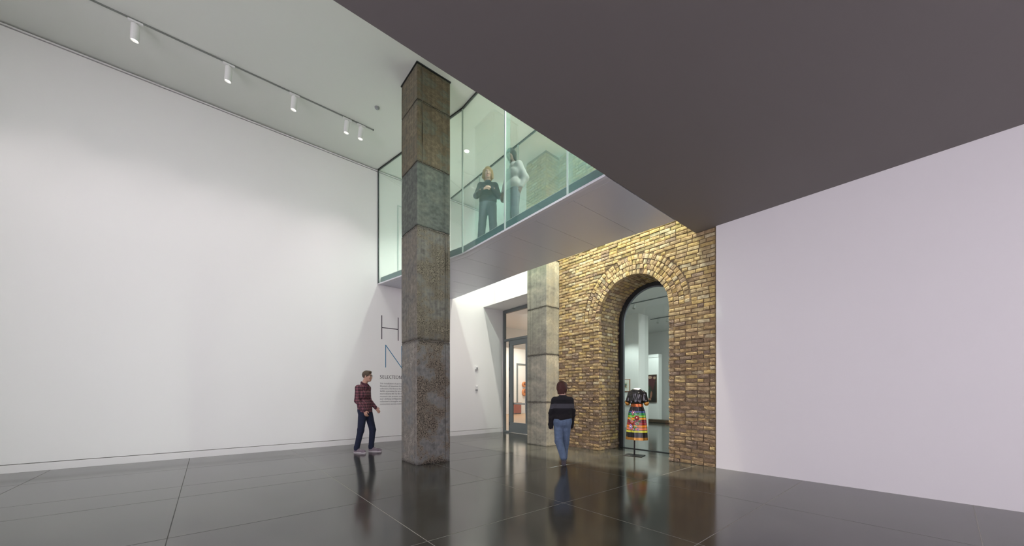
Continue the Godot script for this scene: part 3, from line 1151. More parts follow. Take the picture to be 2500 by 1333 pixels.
	# ceiling beams and lighting track
	for q in [[9.9, "first"], [11.3, "second"], [14.3, "third"]]:
		p = thing("ceiling_track", "thin dark lighting track on the gallery ceiling, %s from the arched window" % q[1], "track", Vector3(q[0], gy, -8.0))
		bar("rail", Vector3(-0.02, -0.03, 0), Vector3(0.02, 0, 6.5), M.frame_grey, p)
	for q in [[11.3, -6.9, "single white spotlight on the second gallery track"], [14.3, -8.0 + 0.35, "pale spotlight on the third gallery track, nearer to the partition"], [14.3, -7.25, "pale spotlight on the third gallery track, farther from the partition"]]:
		p = thing("gallery_spotlight", q[2], "spotlight", Vector3(q[0], gy - 0.03, q[1]), 0.0, "spotlights on the gallery tracks")
		st = tool()
		lathe(st, [Vector2(0.012, 0), Vector2(0.012, -0.06)], 8)
		put("stem", st, M.white_trim, p)
		st = tool()
		lathe(st, [Vector2(0.0, 0.0), Vector2(0.04, 0.0), Vector2(0.055, -0.16), Vector2(0.045, -0.15)], 14, Transform3D(Basis(Vector3.FORWARD, 0.5), Vector3(0, -0.05, 0)))
		put("lamp_head", st, M.plastic, p)
	# gallery light: unseen panels added to the side of the window's view
	var gl := Color(0.92, 1.0, 0.97)
	for q in [[9.6, -3.2], [12.0, -3.6], [14.6, -4.2]]:
		ceiling_panel(Vector3(q[0], gy - 0.002, q[1]), 1.0, 1.0, 8.5, gl, "unseen square light panel added on the gallery ceiling", "added light panels of the gallery")
	lamp("spot", Vector3(11.3, gy - 0.25, -7.6), Vector3(12.9, 1.3, -8.3), 5.5, gl, 32.0)
	lamp("spot", Vector3(14.3, gy - 0.25, -8.4), Vector3(16.2, 1.6, -8.9), 7.0, gl, 32.0)
	# pictures
	p = thing("framed_print", "small framed print with a pale mat on the white partition", "picture", Vector3(12.885, 1.66, -8.28))
	bar("frame", Vector3(-0.02, -0.25, -0.2), Vector3(0.014, 0.25, 0.2), M.wood_frame, p, 0.006)
	bar("mat", Vector3(-0.024, -0.225, -0.175), Vector3(-0.019, 0.225, 0.175), M.paper, p)
	part("print", flat_picture(0.16, 0.22), M.print_small, p, Transform3D(Basis.IDENTITY, Vector3(-0.026, 0.0, 0.0)))
	p = thing("wall_label", "small white wall label beside the framed print", "label", Vector3(12.892, 1.45, -7.93))
	bar("card", Vector3(-0.006, -0.06, -0.07), Vector3(0.007, 0.06, 0.07), M.paper, p)
	p = thing("large_painting", "large dark painting of maroon cloth and flowers in a thin wooden frame", "painting", Vector3(16.185, 1.58, -8.98))
	bar("frame", Vector3(-0.03, -0.66, -0.42), Vector3(0.014, 0.66, 0.24), M.wood_dark, p, 0.006)
	part("canvas", flat_picture(0.6, 1.26), M.print_large, p, Transform3D(Basis.IDENTITY, Vector3(-0.032, 0.0, -0.09)))
	# shelf of booklets under the print
	p = thing("booklet_ledge", "slanted white reading ledge under the framed print", "ledge", Vector3(12.6, 0, -8.12))
	st = tool()
	extrude(st, PackedVector2Array([Vector2(0.0, 0.9), Vector2(0.28, 1.1), Vector2(0.28, 0.0), Vector2(0.04, 0.0), Vector2(0.04, 0.88)]), -0.35, 0.35, func(q: Vector2, dd: float): return Vector3(q.x, q.y, dd))
	put("body", st, M.white_trim, p)
	for k in 4:
		var tilt := Basis(Vector3.FORWARD, -atan2(0.2, 0.28))
		var bk := thing("booklet", "thin booklet with a %s cover lying on the slanted reading ledge" % ["grey", "brown", "dark", "reddish"][k], "booklet", Vector3(12.745, 1.005, -8.36 + 0.16 * k), 0.0, "booklets on the reading ledge")
		st = tool()
		box(st, Vector3(-0.09, 0.002, -0.05), Vector3(0.09, 0.012, 0.05), 0.002)
		put("cover", st, M.books[k], bk, Transform3D(Basis(Vector3.BACK, atan2(0.2, 0.28)), Vector3.ZERO))


# a flat sheet facing -x with its own picture coordinates
func flat_picture(w: float, h: float) -> ArrayMesh:
	var st := tool()
	var P := [Vector3(0, h / 2, -w / 2), Vector3(0, h / 2, w / 2), Vector3(0, -h / 2, w / 2), Vector3(0, -h / 2, -w / 2)]
	var U := [Vector2(0, 0), Vector2(1, 0), Vector2(1, 1), Vector2(0, 1)]
	var order := [0, 1, 2, 0, 2, 3]
	if (P[1] - P[0]).cross(P[2] - P[0]).dot(Vector3.LEFT) > 0:
		order = [0, 2, 1, 0, 3, 2]
	for q in order:
		st.set_uv(U[q])
		st.add_vertex(P[q])
	return done(st)


func blob(im: Image, c: Vector2, r: Vector2, turn: float, col: Color, rough: FastNoiseLite) -> void:
	var w := im.get_width()
	var h := im.get_height()
	var reach := maxf(r.x, r.y) * 1.3
	for y in range(maxi(0, int((c.y - reach) * h)), mini(h, int((c.y + reach) * h))):
		for x in range(maxi(0, int((c.x - reach * h / w) * w)), mini(w, int((c.x + reach * h / w) * w))):
			var d := Vector2((float(x) / w - c.x) * w / h, float(y) / h - c.y).rotated(-turn)
			var e := Vector2(d.x / r.x, d.y / r.y).length() + rough.get_noise_2d(x * 3.0, y * 3.0) * 0.3
			if e < 1.0:
				var t := 0.85 + 0.3 * rough.get_noise_2d(x * 7.0, y * 2.0)
				im.set_pixel(x, y, Color(col.r * t, col.g * t, col.b * t))


func make_pictures() -> void:
	M.wood_frame = paint(150, 92, 56, 0.5)
	M.wood_dark = paint(78, 60, 44, 0.45)
	M.paper = paint(236, 234, 224, 0.7)
	M.books = [paint(150, 152, 150, 0.6), paint(126, 92, 62, 0.6), paint(64, 60, 60, 0.6), paint(170, 104, 84, 0.6)]
	var n := noise(91, 0.03, 4)
	var im := Image.create(96, 132, false, Image.FORMAT_RGB8)
	im.fill(Color(0.8, 0.78, 0.66))
	blob(im, Vector2(0.5, 0.36), Vector2(0.3, 0.16), 0.2, Color(0.36, 0.52, 0.48), n)
	blob(im, Vector2(0.45, 0.62), Vector2(0.24, 0.12), -0.3, Color(0.62, 0.36, 0.26), n)
	blob(im, Vector2(0.6, 0.78), Vector2(0.2, 0.08), 0.0, Color(0.4, 0.46, 0.36), n)
	M.print_small = paint(255, 255, 255, 0.6)
	M.print_small.albedo_texture = ImageTexture.create_from_image(im)
	im = Image.create(160, 336, false, Image.FORMAT_RGB8)
	im.fill(Color(0.1, 0.07, 0.07))
	for k in 7:
		blob(im, Vector2(0.42 + 0.07 * k, 0.3), Vector2(0.03, 0.3), 0.05 * k - 0.1, Color(0.36 - 0.03 * (k % 3), 0.08, 0.14), n)
	blob(im, Vector2(0.25, 0.66), Vector2(0.2, 0.3), 0.1, Color(0.17, 0.2, 0.14), n)
	blob(im, Vector2(0.5, 0.08), Vector2(0.08, 0.05), 0.0, Color(0.78, 0.64, 0.55), n)
	blob(im, Vector2(0.88, 0.1), Vector2(0.05, 0.05), 0.4, Color(0.74, 0.6, 0.5), n)
	blob(im, Vector2(0.6, 0.74), Vector2(0.04, 0.14), 0.12, Color(0.7, 0.46, 0.36), n)
	blob(im, Vector2(0.48, 0.9), Vector2(0.06, 0.04), 0.5, Color(0.72, 0.48, 0.38), n)
	for k in 6:
		var a := TAU * k / 6.0
		blob(im, Vector2(0.2 + 0.13 * cos(a), 0.47 + 0.045 * sin(a)), Vector2(0.032, 0.025), a, Color(0.78, 0.66, 0.38), n)
	M.print_large = paint(255, 255, 255, 0.5)
	M.print_large.albedo_texture = ImageTexture.create_from_image(im)


# ---------------------------------------------------------------- room beyond the glass door
func build_far_room() -> void:
	var top := 4.7
	var o := shell("floor_beyond", "light wooden floor of the room beyond the glass door")
	bar("boards", Vector3(7.96, -0.3, -19.0), Vector3(20.0, 0.0, -11.2), M.floor_wood, o)
	bar("boards", Vector3(7.96, -0.3, -11.2), Vector3(10.9, 0.0, -9.1), M.floor_wood, o)
	bar("boards", Vector3(7.96, -0.3, -9.1), Vector3(9.8, 0.0, -7.1), M.floor_wood, o)
	o = shell("ceiling_beyond", "white ceiling of the room beyond the glass door")
	bar("plaster", Vector3(7.4, top, -19.0), Vector3(20.0, top + 0.2, -7.0), M.white, o)
	o = shell("wall_beyond", "white walls of the room beyond the glass door")
	bar("plaster", Vector3(7.9, 0, -18.9), Vector3(20.0, top, -18.6), M.white, o)
	bar("plaster", Vector3(19.8, 0, -18.9), Vector3(20.0, top, -11.2), M.white, o)
	bar("plaster", Vector3(10.8, 0, -11.4), Vector3(20.0, top, -11.2), M.white, o)
	bar("plaster", Vector3(10.8, 0, -11.2), Vector3(10.9, top, -9.2), M.white, o)
	bar("plaster", Vector3(9.7, 0, -9.2), Vector3(10.9, top, -9.1), M.white, o)
	bar("plaster", Vector3(9.7, 0, -9.1), Vector3(9.8, top, -7.1), M.white, o)
	bar("plaster", Vector3(7.66, 0, -18.9), Vector3(7.86, top, -10.15), M.white, o)
	bar("header", Vector3(7.96, 4.2, -9.9), Vector3(8.1, top, -7.2), M.white, o)
	bar("beam", Vector3(7.9, 3.72, -14.6), Vector3(20.0, top, -14.3), M.white, o)
	o = shell("trim_2", "grey vertical door trim on the far wall beyond the glass door")
	bar("post", Vector3(15.95, 0, -18.6), Vector3(16.05, 3.3, -18.55), M.frame_grey, o)
	bar("post", Vector3(17.6, 0, -18.6), Vector3(17.7, 3.3, -18.55), M.frame_grey, o)
	bar("lintel", Vector3(15.95, 3.3, -18.6), Vector3(17.7, 3.4, -18.55), M.frame_grey, o)
	for q in [[1.98, 0.3, "upper round orange ceramic relief on the wall beyond the glass door"], [1.45, 0.4, "lower tall orange ceramic relief on the wall beyond the glass door"]]:
		var t := thing("wall_relief", q[2], "sculpture", Vector3(16.6, q[0], -18.55), 0.0, "orange reliefs beyond the door")
		var st := tool()
		lathe(st, [Vector2(0.0, 0.02), Vector2(0.06, 0.03), Vector2(0.1, 0.09), Vector2(0.17, 0.1), Vector2(0.19, 0.04), Vector2(0.18, -0.04)], 18, Transform3D(Basis(Vector3.RIGHT, PI / 2) * Basis.from_scale(Vector3(1, 1, q[1] / 0.3)), Vector3.ZERO), false)
		put("body", st, M.orange, t)
		st = tool()
		lathe(st, [Vector2(0.0, 0.12), Vector2(0.05, 0.11), Vector2(0.06, 0.02)], 14, Transform3D(Basis(Vector3.RIGHT, PI / 2), Vector3(0.03, 0.05, 0)), false)
		put("boss", st, M.wood_frame, t)
	var c := thing("brick_red_cabinet", "low brick red cabinet against the wall beyond the glass door", "cabinet", Vector3(15.5, 0, -18.3))
	bar("body", Vector3(-0.1, 0.06, -0.25), Vector3(0.5, 0.72, 0.15), M.brick_red, c, 0.01)
	bar("plinth", Vector3(-0.08, 0, -0.23), Vector3(0.48, 0.06, 0.13), M.black_metal, c)
	bar("top", Vector3(-0.12, 0.72, -0.26), Vector3(0.52, 0.76, 0.17), M.wood_frame, c, 0.005)
	for q in [[12.5, -16.6], [15.5, -16.6]]:
		ceiling_panel(Vector3(q[0], top - 0.002, q[1]), 1.2, 1.2, 13.0, Color(1.0, 0.98, 0.92), "square light panel on the ceiling beyond the glass door", "light panels beyond the door")
	ceiling_panel(Vector3(9.2, top - 0.002, -12.5), 1.0, 0.12, 6.0, Color(1.0, 0.98, 0.94), "narrow light strip on the ceiling just beyond the glass door")


# ---------------------------------------------------------------- track lights of the hall
func build_track() -> void:
	var z := -8.475
	var t := thing("lighting_track", "thin grey lighting track on the high ceiling along the white wall", "track", Vector3(2.92, CEIL, z))
	bar("rail", Vector3(-7.2, -0.018, -0.012), Vector3(0, 0, 0.012), M.track_grey, t)
	bar("end_cap", Vector3(0, -0.022, -0.018), Vector3(0.012, 0, 0.018), M.black_metal, t)
	var spots := [2.36, 2.66, 1.35, 0.3, -0.9, -2.1, -3.3]
	for k in spots.size():
		var lab := "white cylinder track spotlight %s" % ["second from the end of the ceiling track", "at the end of the ceiling track", "third from the end of the ceiling track", "fourth from the end of the ceiling track", "fifth from the end of the ceiling track", "sixth from the end of the ceiling track", "seventh from the end of the ceiling track"][k]
		var s := thing("track_spotlight", lab, "spotlight", Vector3(spots[k], CEIL - 0.022, z), 0.0, "white spotlights on the hall track")
		bar("adapter", Vector3(-0.09, -0.03, -0.018), Vector3(0.09, 0, 0.018), M.plastic, s, 0.003)
		var tilt := Basis(Vector3.RIGHT, 0.12) * Basis(Vector3.BACK, -0.06)
		var st := tool()
		lathe(st, [Vector2(0.016, 0.0), Vector2(0.016, -0.05)], 10)
		put("stem", st, M.plastic, s, Transform3D(Basis.IDENTITY, Vector3(0, -0.02, 0)))
		st = tool()
		lathe(st, [Vector2(0.0, 0.0), Vector2(0.05, 0.0), Vector2(0.055, -0.006), Vector2(0.055, -0.25), Vector2(0.049, -0.25), Vector2(0.046, -0.225)], 24)
		var body := put("housing", st, M.plastic, s, Transform3D(tilt, Vector3(0, -0.06, 0)))
		st = tool()
		lathe(st, [Vector2(0.046, -0.225), Vector2(0.03, -0.21), Vector2(0.0, -0.205)], 20, Transform3D.IDENTITY, false)
		put("lens", st, M.lens, body)
		var at := s.position + Vector3(0, -0.06, 0) + tilt * Vector3(0, -0.265, 0)
		lamp("spot", at, Vector3(spots[k] + 0.25, 0.9, WALL_Z), SPOT_E, Color(1.0, 0.95, 0.97), 40.0, 0.03, 0.8)
	t = thing("smoke_detector", "small grey round smoke detector on the high ceiling", "detector", Vector3(2.76, CEIL, -7.77))
	var st := tool()
	lathe(st, [Vector2(0.0, -0.035), Vector2(0.03, -0.035), Vector2(0.045, -0.02), Vector2(0.05, 0.0)], 18)
	put("cover", st, M.grey_plastic, t)


const SPOT_E := 1.0


# ---------------------------------------------------------------- lettering and wall devices
func letters(called: String, text: String, size: float, at: Vector3, parent: Node, m: Material, font_weight := 400) -> void:
	var f := SystemFont.new()
	f.font_names = PackedStringArray(["Droid Sans"])
	f.font_weight = font_weight
	var t := TextMesh.new()
	t.font = f
	t.text = text
	t.font_size = 64
	t.pixel_size = size / 64.0
	t.depth = 0.002
	t.horizontal_alignment = HORIZONTAL_ALIGNMENT_LEFT
	t.vertical_alignment = VERTICAL_ALIGNMENT_CENTER
	t.curve_step = 2.0
	part(called, t, m, parent, Transform3D(Basis.IDENTITY, at))


func build_wall_things() -> void:
	var z := WALL_Z + 0.0015
	var t := thing("letter", "large thin black letter H on the white wall", "lettering", Vector3(3.646, 2.81, z))
	bar("stem", Vector3(-0.011, 0, -0.001), Vector3(0.011, 0.65, 0.001), M.vinyl, t)
	bar("stem", Vector3(0.451, 0, -0.001), Vector3(0.473, 0.65, 0.001), M.vinyl, t)
	bar("crossbar", Vector3(0.011, 0.307, -0.001), Vector3(0.451, 0.329, 0.001), M.vinyl, t)
	t = thing("letter", "large thin blue letter N on the white wall under the letter H", "lettering", Vector3(3.753, 2.043, z))
	bar("stem", Vector3(-0.01, 0, -0.001), Vector3(0.01, 0.625, 0.001), M.vinyl_blue, t)
	bar("stem", Vector3(0.448, 0, -0.001), Vector3(0.468, 0.625, 0.001), M.vinyl_blue, t)
	var st := tool()
	beam(st, Vector3(0, 0.615, 0.0005), Vector3(0.458, 0.01, 0.0005), 0.02, 0.002, Vector3.BACK)
	put("diagonal", st, M.vinyl_blue, t)
	t = thing("heading_text", "dark vinyl heading SELECTION on the white wall", "lettering", Vector3(3.59, 1.78, z))
	letters("words", "SELECTION", 0.125, Vector3.ZERO, t, M.vinyl)
	t = thing("paragraph_text", "nine small grey lines of exhibition text on the white wall", "lettering", Vector3(3.595, 1.6, z))
	var lines := ["This installation of art from", "Museum of American Art m", "collection, the first in the ne", "fulfills a promise for an exp", "more diverse M. For the firs", "museum can present a wid", "ever-shifting configurations", "collection's strengths and m", "connections across materia"]
	for k in lines.size():
		letters("text_line", lines[k], 0.0545, Vector3(0, -0.0705 * k, 0), t, M.vinyl_grey)
	# alarm strobe and switch beside the recess
	t = thing("wall_alarm", "small white strobe alarm on the white wall above the switch box", "alarm", Vector3(6.76, 2.17, WALL_Z))
	bar("housing", Vector3(-0.06, -0.055, 0), Vector3(0.06, 0.055, 0.04), M.plastic, t, 0.008)
	bar("strobe_window", Vector3(-0.03, -0.03, 0.04), Vector3(0.03, 0.02, 0.052), M.grey_plastic, t, 0.006)
	t = thing("switch_box", "small white switch box on the white wall beside the door recess", "switch", Vector3(6.76, 1.505, WALL_Z))
	bar("plate", Vector3(-0.045, -0.03, 0), Vector3(0.045, 0.085, 0.025), M.plastic, t, 0.006)
	bar("reader", Vector3(-0.04, -0.085, 0), Vector3(0.04, -0.035, 0.03), M.grey_plastic, t, 0.006)
	bar("button", Vector3(-0.012, 0.02, 0.025), Vector3(0.012, 0.044, 0.031), M.grey_plastic, t, 0.003)


# ---------------------------------------------------------------- mannequin
func build_mannequin() -> void:
	var t := thing("dressed_mannequin", "headless mannequin in black satin blouse and striped ribbon skirt in the arch", "mannequin", Vector3(6.985, 0, -4.215))
	# local +z looks at the viewer's side of the hall (towards -x)
	t.rotation.y = -PI / 2 + 0.25
	bar("base_plate", Vector3(-0.245, 0, -0.15), Vector3(0.135, 0.012, 0.15), M.iron, t, 0.003)
	var st := tool()
	tube(st, [Vector3(-0.055, 0.012, 0), Vector3(-0.05, 0.95, 0)], 0.016, 12)
	put("pole", st, M.iron, t)
	# skirt: ribbons one above another, each a ring of soft folds
	var bands := [[0.345, 0.40, "gold"], [0.40, 0.505, "black"], [0.505, 0.545, "lime"], [0.545, 0.557, "black"], [0.557, 0.60, "coral"], [0.60, 0.612, "black"], [0.612, 0.657, "orange"], [0.657, 0.667, "black"], [0.667, 0.712, "crimson"], [0.712, 0.722, "black"], [0.722, 0.765, "wine"], [0.765, 0.775, "black"], [0.775, 0.812, "amber"], [0.812, 0.824, "black"], [0.824, 0.862, "green_lime"], [0.862, 0.872, "black"], [0.872, 0.912, "green"], [0.912, 0.922, "black"], [0.922, 0.95, "blue"], [0.95, 1.045, "black"]]
	var cols := {"gold": [186, 132, 60], "black": [22, 20, 22], "lime": [214, 216, 70], "coral": [232, 130, 92], "orange": [236, 140, 34], "crimson": [160, 34, 44], "wine": [128, 26, 44], "amber": [232, 156, 40], "green_lime": [132, 196, 56], "green": [30, 142, 84], "blue": [54, 84, 150]}
	var satin := {}
	for k in cols:
		satin[k] = paint(cols[k][0], cols[k][1], cols[k][2], 0.32)
		satin[k].metallic_specular = 0.6
	satin.gold.metallic = 0.6
	for b in bands:
		var out := 0.003 if b[2] != "black" else 0.0
		put("ribbon", skirt_ring(b[0], b[1], out), satin[b[2]], t)
	# belt with studs
	st = tool()
	ring_band(st, 1.036, 1.1, 0.128, 0.128, 0.094, 0.094)
	var belt := put("belt", st, paint(196, 108, 62, 0.3, 0.7), t)
	for k in 5:
		var a := PI / 2 - 1.1 + 0.55 * k
		st = tool()
		lathe(st, [Vector2(0.0, 0.007), Vector2(0.008, 0.005), Vector2(0.012, 0.0)], 12, Transform3D(Basis(Vector3.UP, -a + PI / 2) * Basis(Vector3.RIGHT, PI / 2), Vector3(0.128 * cos(a), 1.07, 0.094 * sin(a))), false)
		put("stud", st, satin.gold, belt)
	# blouse: torso and short sleeves in one satin surface
	var f := Field.new(Vector3(-0.3, 1.02, -0.2), Vector3(0.3, 1.5, 0.2), 0.01)
	f.ell(Vector3(0, 1.24, 0.0), Vector3(0.155, 0.2, 0.115), Basis.IDENTITY, 0.03)
	f.ell(Vector3(0, 1.17, 0.015), Vector3(0.15, 0.075, 0.118), Basis.IDENTITY, 0.04)
	for s in [-1.0, 1.0]:
		f.cap(Vector3(s * 0.05, 1.375, -0.01), 0.045, Vector3(s * 0.14, 1.315, -0.01), 0.055, 0.05)
		f.cap(Vector3(s * 0.14, 1.315, -0.01), 0.056, Vector3(s * 0.183, 1.165, 0.01), 0.055, 0.02)
		f.cap(Vector3(s * 0.06, 1.3, 0.08), 0.03, Vector3(s * 0.01, 1.14, 0.105), 0.03, 0.03)
		f.cap(Vector3(s * 0.11, 1.28, 0.07), 0.02, Vector3(s * 0.09, 1.13, 0.1), 0.03, 0.025)
	f.cut(Vector3(0, -1, 0), -1.098)
	f.cut(Vector3(0, 1, 0), 1.412)
	st = tool(0)
	f.mesh(st)
	put("blouse", st, M.satin_black, t)
	for s in [-1.0, 1.0]:
		st = tool()
		lathe(st, [Vector2(0.0, -0.07), Vector2(0.03, -0.062), Vector2(0.05, -0.035), Vector2(0.056, 0.0), Vector2(0.0, 0.0)], 16, Transform3D(Basis(Vector3.BACK, s * 0.28), Vector3(s * 0.192, 1.13, 0.012)), false)
		put("cuff", st, satin.gold, t)
	st = tool(0)
	lathe(st, [Vector2(0.0, 1.437), Vector2(0.05, 1.434), Vector2(0.068, 1.42), Vector2(0.085, 1.39)], 20, Transform3D(Basis.from_scale(Vector3(1, 1, 0.8)), Vector3.ZERO), false)
	put("neck_block", st, M.plastic, t)
	# appliqué flowers and leaves sewn on the front of the skirt
	var petals := {"pink": paint(196, 128, 150, 0.6), "red": paint(150, 32, 38, 0.6), "rose": paint(232, 196, 190, 0.6), "lilac": paint(164, 148, 204, 0.6), "tan": paint(214, 142, 92, 0.6), "leaf": paint(70, 124, 62, 0.6), "slate": paint(98, 104, 128, 0.6), "mint": paint(126, 178, 150, 0.6)}
	for q in [[-0.035, 0.915, 0.055, 6, "pink", "rose"], [0.035, 0.81, 0.06, 8, "red", "rose"], [-0.09, 0.62, 0.058, 7, "lilac", "rose"], [-0.06, 0.735, 0.05, 6, "tan", "lilac"], [-0.085, 0.815, 0.034, 5, "mint", "tan"], [0.045, 0.69, 0.04, 6, "mint", "red"], [-0.015, 0.565, 0.036, 5, "slate", "mint"], [0.07, 0.71, 0.03, 5, "tan", "rose"], [0.06, 0.57, 0.034, 5, "lilac", "slate"]]:
		var p := skirt_point(q[0], q[1], 0.008)
		var fl := flower(q[2], q[3], petals[q[4]], petals[q[5]], t)
		fl.transform = Transform3D(skirt_frame(q[0], q[1]), p)
	for q in [[0.06, 0.91, 0.7], [0.02, 0.875, 2.2], [-0.01, 0.765, 0.4], [-0.02, 0.64, 1.6], [0.02, 0.63, 2.4], [-0.1, 0.77, 2.8], [0.09, 0.745, 0.5], [0.005, 0.6, 1.4]]:
		st = tool()
		var leaf := []
		for k in 9:
			var a := TAU * k / 9.0
			leaf.append(Vector3(cos(a) * 0.03, sin(a) * 0.014 * (1.0 - 0.4 * cos(a)), 0))
		for k in 9:
			tri(st, Vector3(0, 0, 0.004), leaf[k], leaf[(k + 1) % 9], Vector3.BACK)
		put("leaf", st, petals.leaf if q[2] < 2.0 else petals.mint, t, Transform3D(skirt_frame(q[0], q[1]) * Basis(Vector3.BACK, q[2]), skirt_point(q[0], q[1], 0.012)))


func skirt_size(y: float) -> Vector2:
	var k := clampf((1.045 - y) / 0.7, 0.0, 1.0)
	var e := pow(k, 0.55)
	return Vector2(lerpf(0.128, 0.225, e), lerpf(0.094, 0.17, e))


func skirt_at(a: float, y: float, out: float) -> Vector3:
	var k := clampf((1.045 - y) / 0.7, 0.0, 1.0)
	var s := skirt_size(y)
	var fold := 0.008 * sin(a * 9.0) * minf(1.0, k * 3.0 + 0.4) + 0.004 * sin(a * 23.0 + 1.0) * (1.0 - k)
	return Vector3((s.x + fold + out) * cos(a), y, (s.y + fold + out) * sin(a))


func skirt_ring(y0: float, y1: float, out: float) -> SurfaceTool:
	var st := tool(0)
	var n := 72
	for k in n:
		var a := TAU * k / n
		var b := TAU * (k + 1) / n
		var m := Vector3(cos((a + b) / 2), 0.2, sin((a + b) / 2))
		st.set_smooth_group(0)
		quad(st, skirt_at(a, y0, out), skirt_at(b, y0, out), skirt_at(b, y1, out), skirt_at(a, y1, out), m)
		st.set_smooth_group(1)
		quad(st, skirt_at(a, y0, out), skirt_at(b, y0, out), skirt_at(b, y0, -0.006), skirt_at(a, y0, -0.006), Vector3.DOWN)
		st.set_smooth_group(2)
		quad(st, skirt_at(a, y1, out), skirt_at(b, y1, out), skirt_at(b, y1, -0.006), skirt_at(a, y1, -0.006), Vector3.UP)
	return st


func skirt_angle(x: float, y: float) -> float:
	return acos(clampf(x / skirt_size(y).x, -0.95, 0.95))


func skirt_point(x: float, y: float, out: float) -> Vector3:
	return skirt_at(skirt_angle(x, y), y, out)


func skirt_frame(x: float, y: float) -> Basis:
	var a := skirt_angle(x, y)
	var s := skirt_size(y)
	var n := Vector3(cos(a) / s.x, 0.3, sin(a) / s.y).normalized()
	var r := Vector3.UP.cross(n).normalized()
	return Basis(r, n.cross(r), n)


func flower(size: float, count: int, m: Material, core: Material, parent: Node) -> MeshInstance3D:
	var st := tool(0)
	lathe(st, [Vector2(0.0, 0.01), Vector2(size * 0.2, 0.008), Vector2(size * 0.25, 0.002)], 12, Transform3D(Basis(Vector3.RIGHT, PI / 2), Vector3.ZERO), false)
	var o := put("flower", st, core, parent)
	for k in count:
		var a := TAU * k / count
		st = tool()
		var tip := Vector3(size, 0, 0.002)
		var l := Vector3(size * 0.6, size * 0.3, 0.002)
		var r := Vector3(size * 0.6, -size * 0.3, 0.002)
		var c := Vector3(size * 0.55, 0, 0.006)
		var b := Vector3(size * 0.12, 0, 0.002)
		for q in [[b, l], [l, tip], [tip, r], [r, b]]:
			tri(st, c, q[0], q[1], Vector3.BACK)
		put("petal", st, m, o, Transform3D(Basis(Vector3.BACK, a), Vector3.ZERO))
	return o


func ring_band(st: SurfaceTool, y0: float, y1: float, x0: float, x1: float, z0: float, z1: float) -> void:
	st.set_smooth_group(0)
	for k in 40:
		var a := TAU * k / 40
		var b := TAU * (k + 1) / 40
		quad(st, Vector3(x0 * cos(a), y0, z0 * sin(a)), Vector3(x0 * cos(b), y0, z0 * sin(b)), Vector3(x1 * cos(b), y1, z1 * sin(b)), Vector3(x1 * cos(a), y1, z1 * sin(a)), Vector3(cos((a + b) / 2), 0, sin((a + b) / 2)))


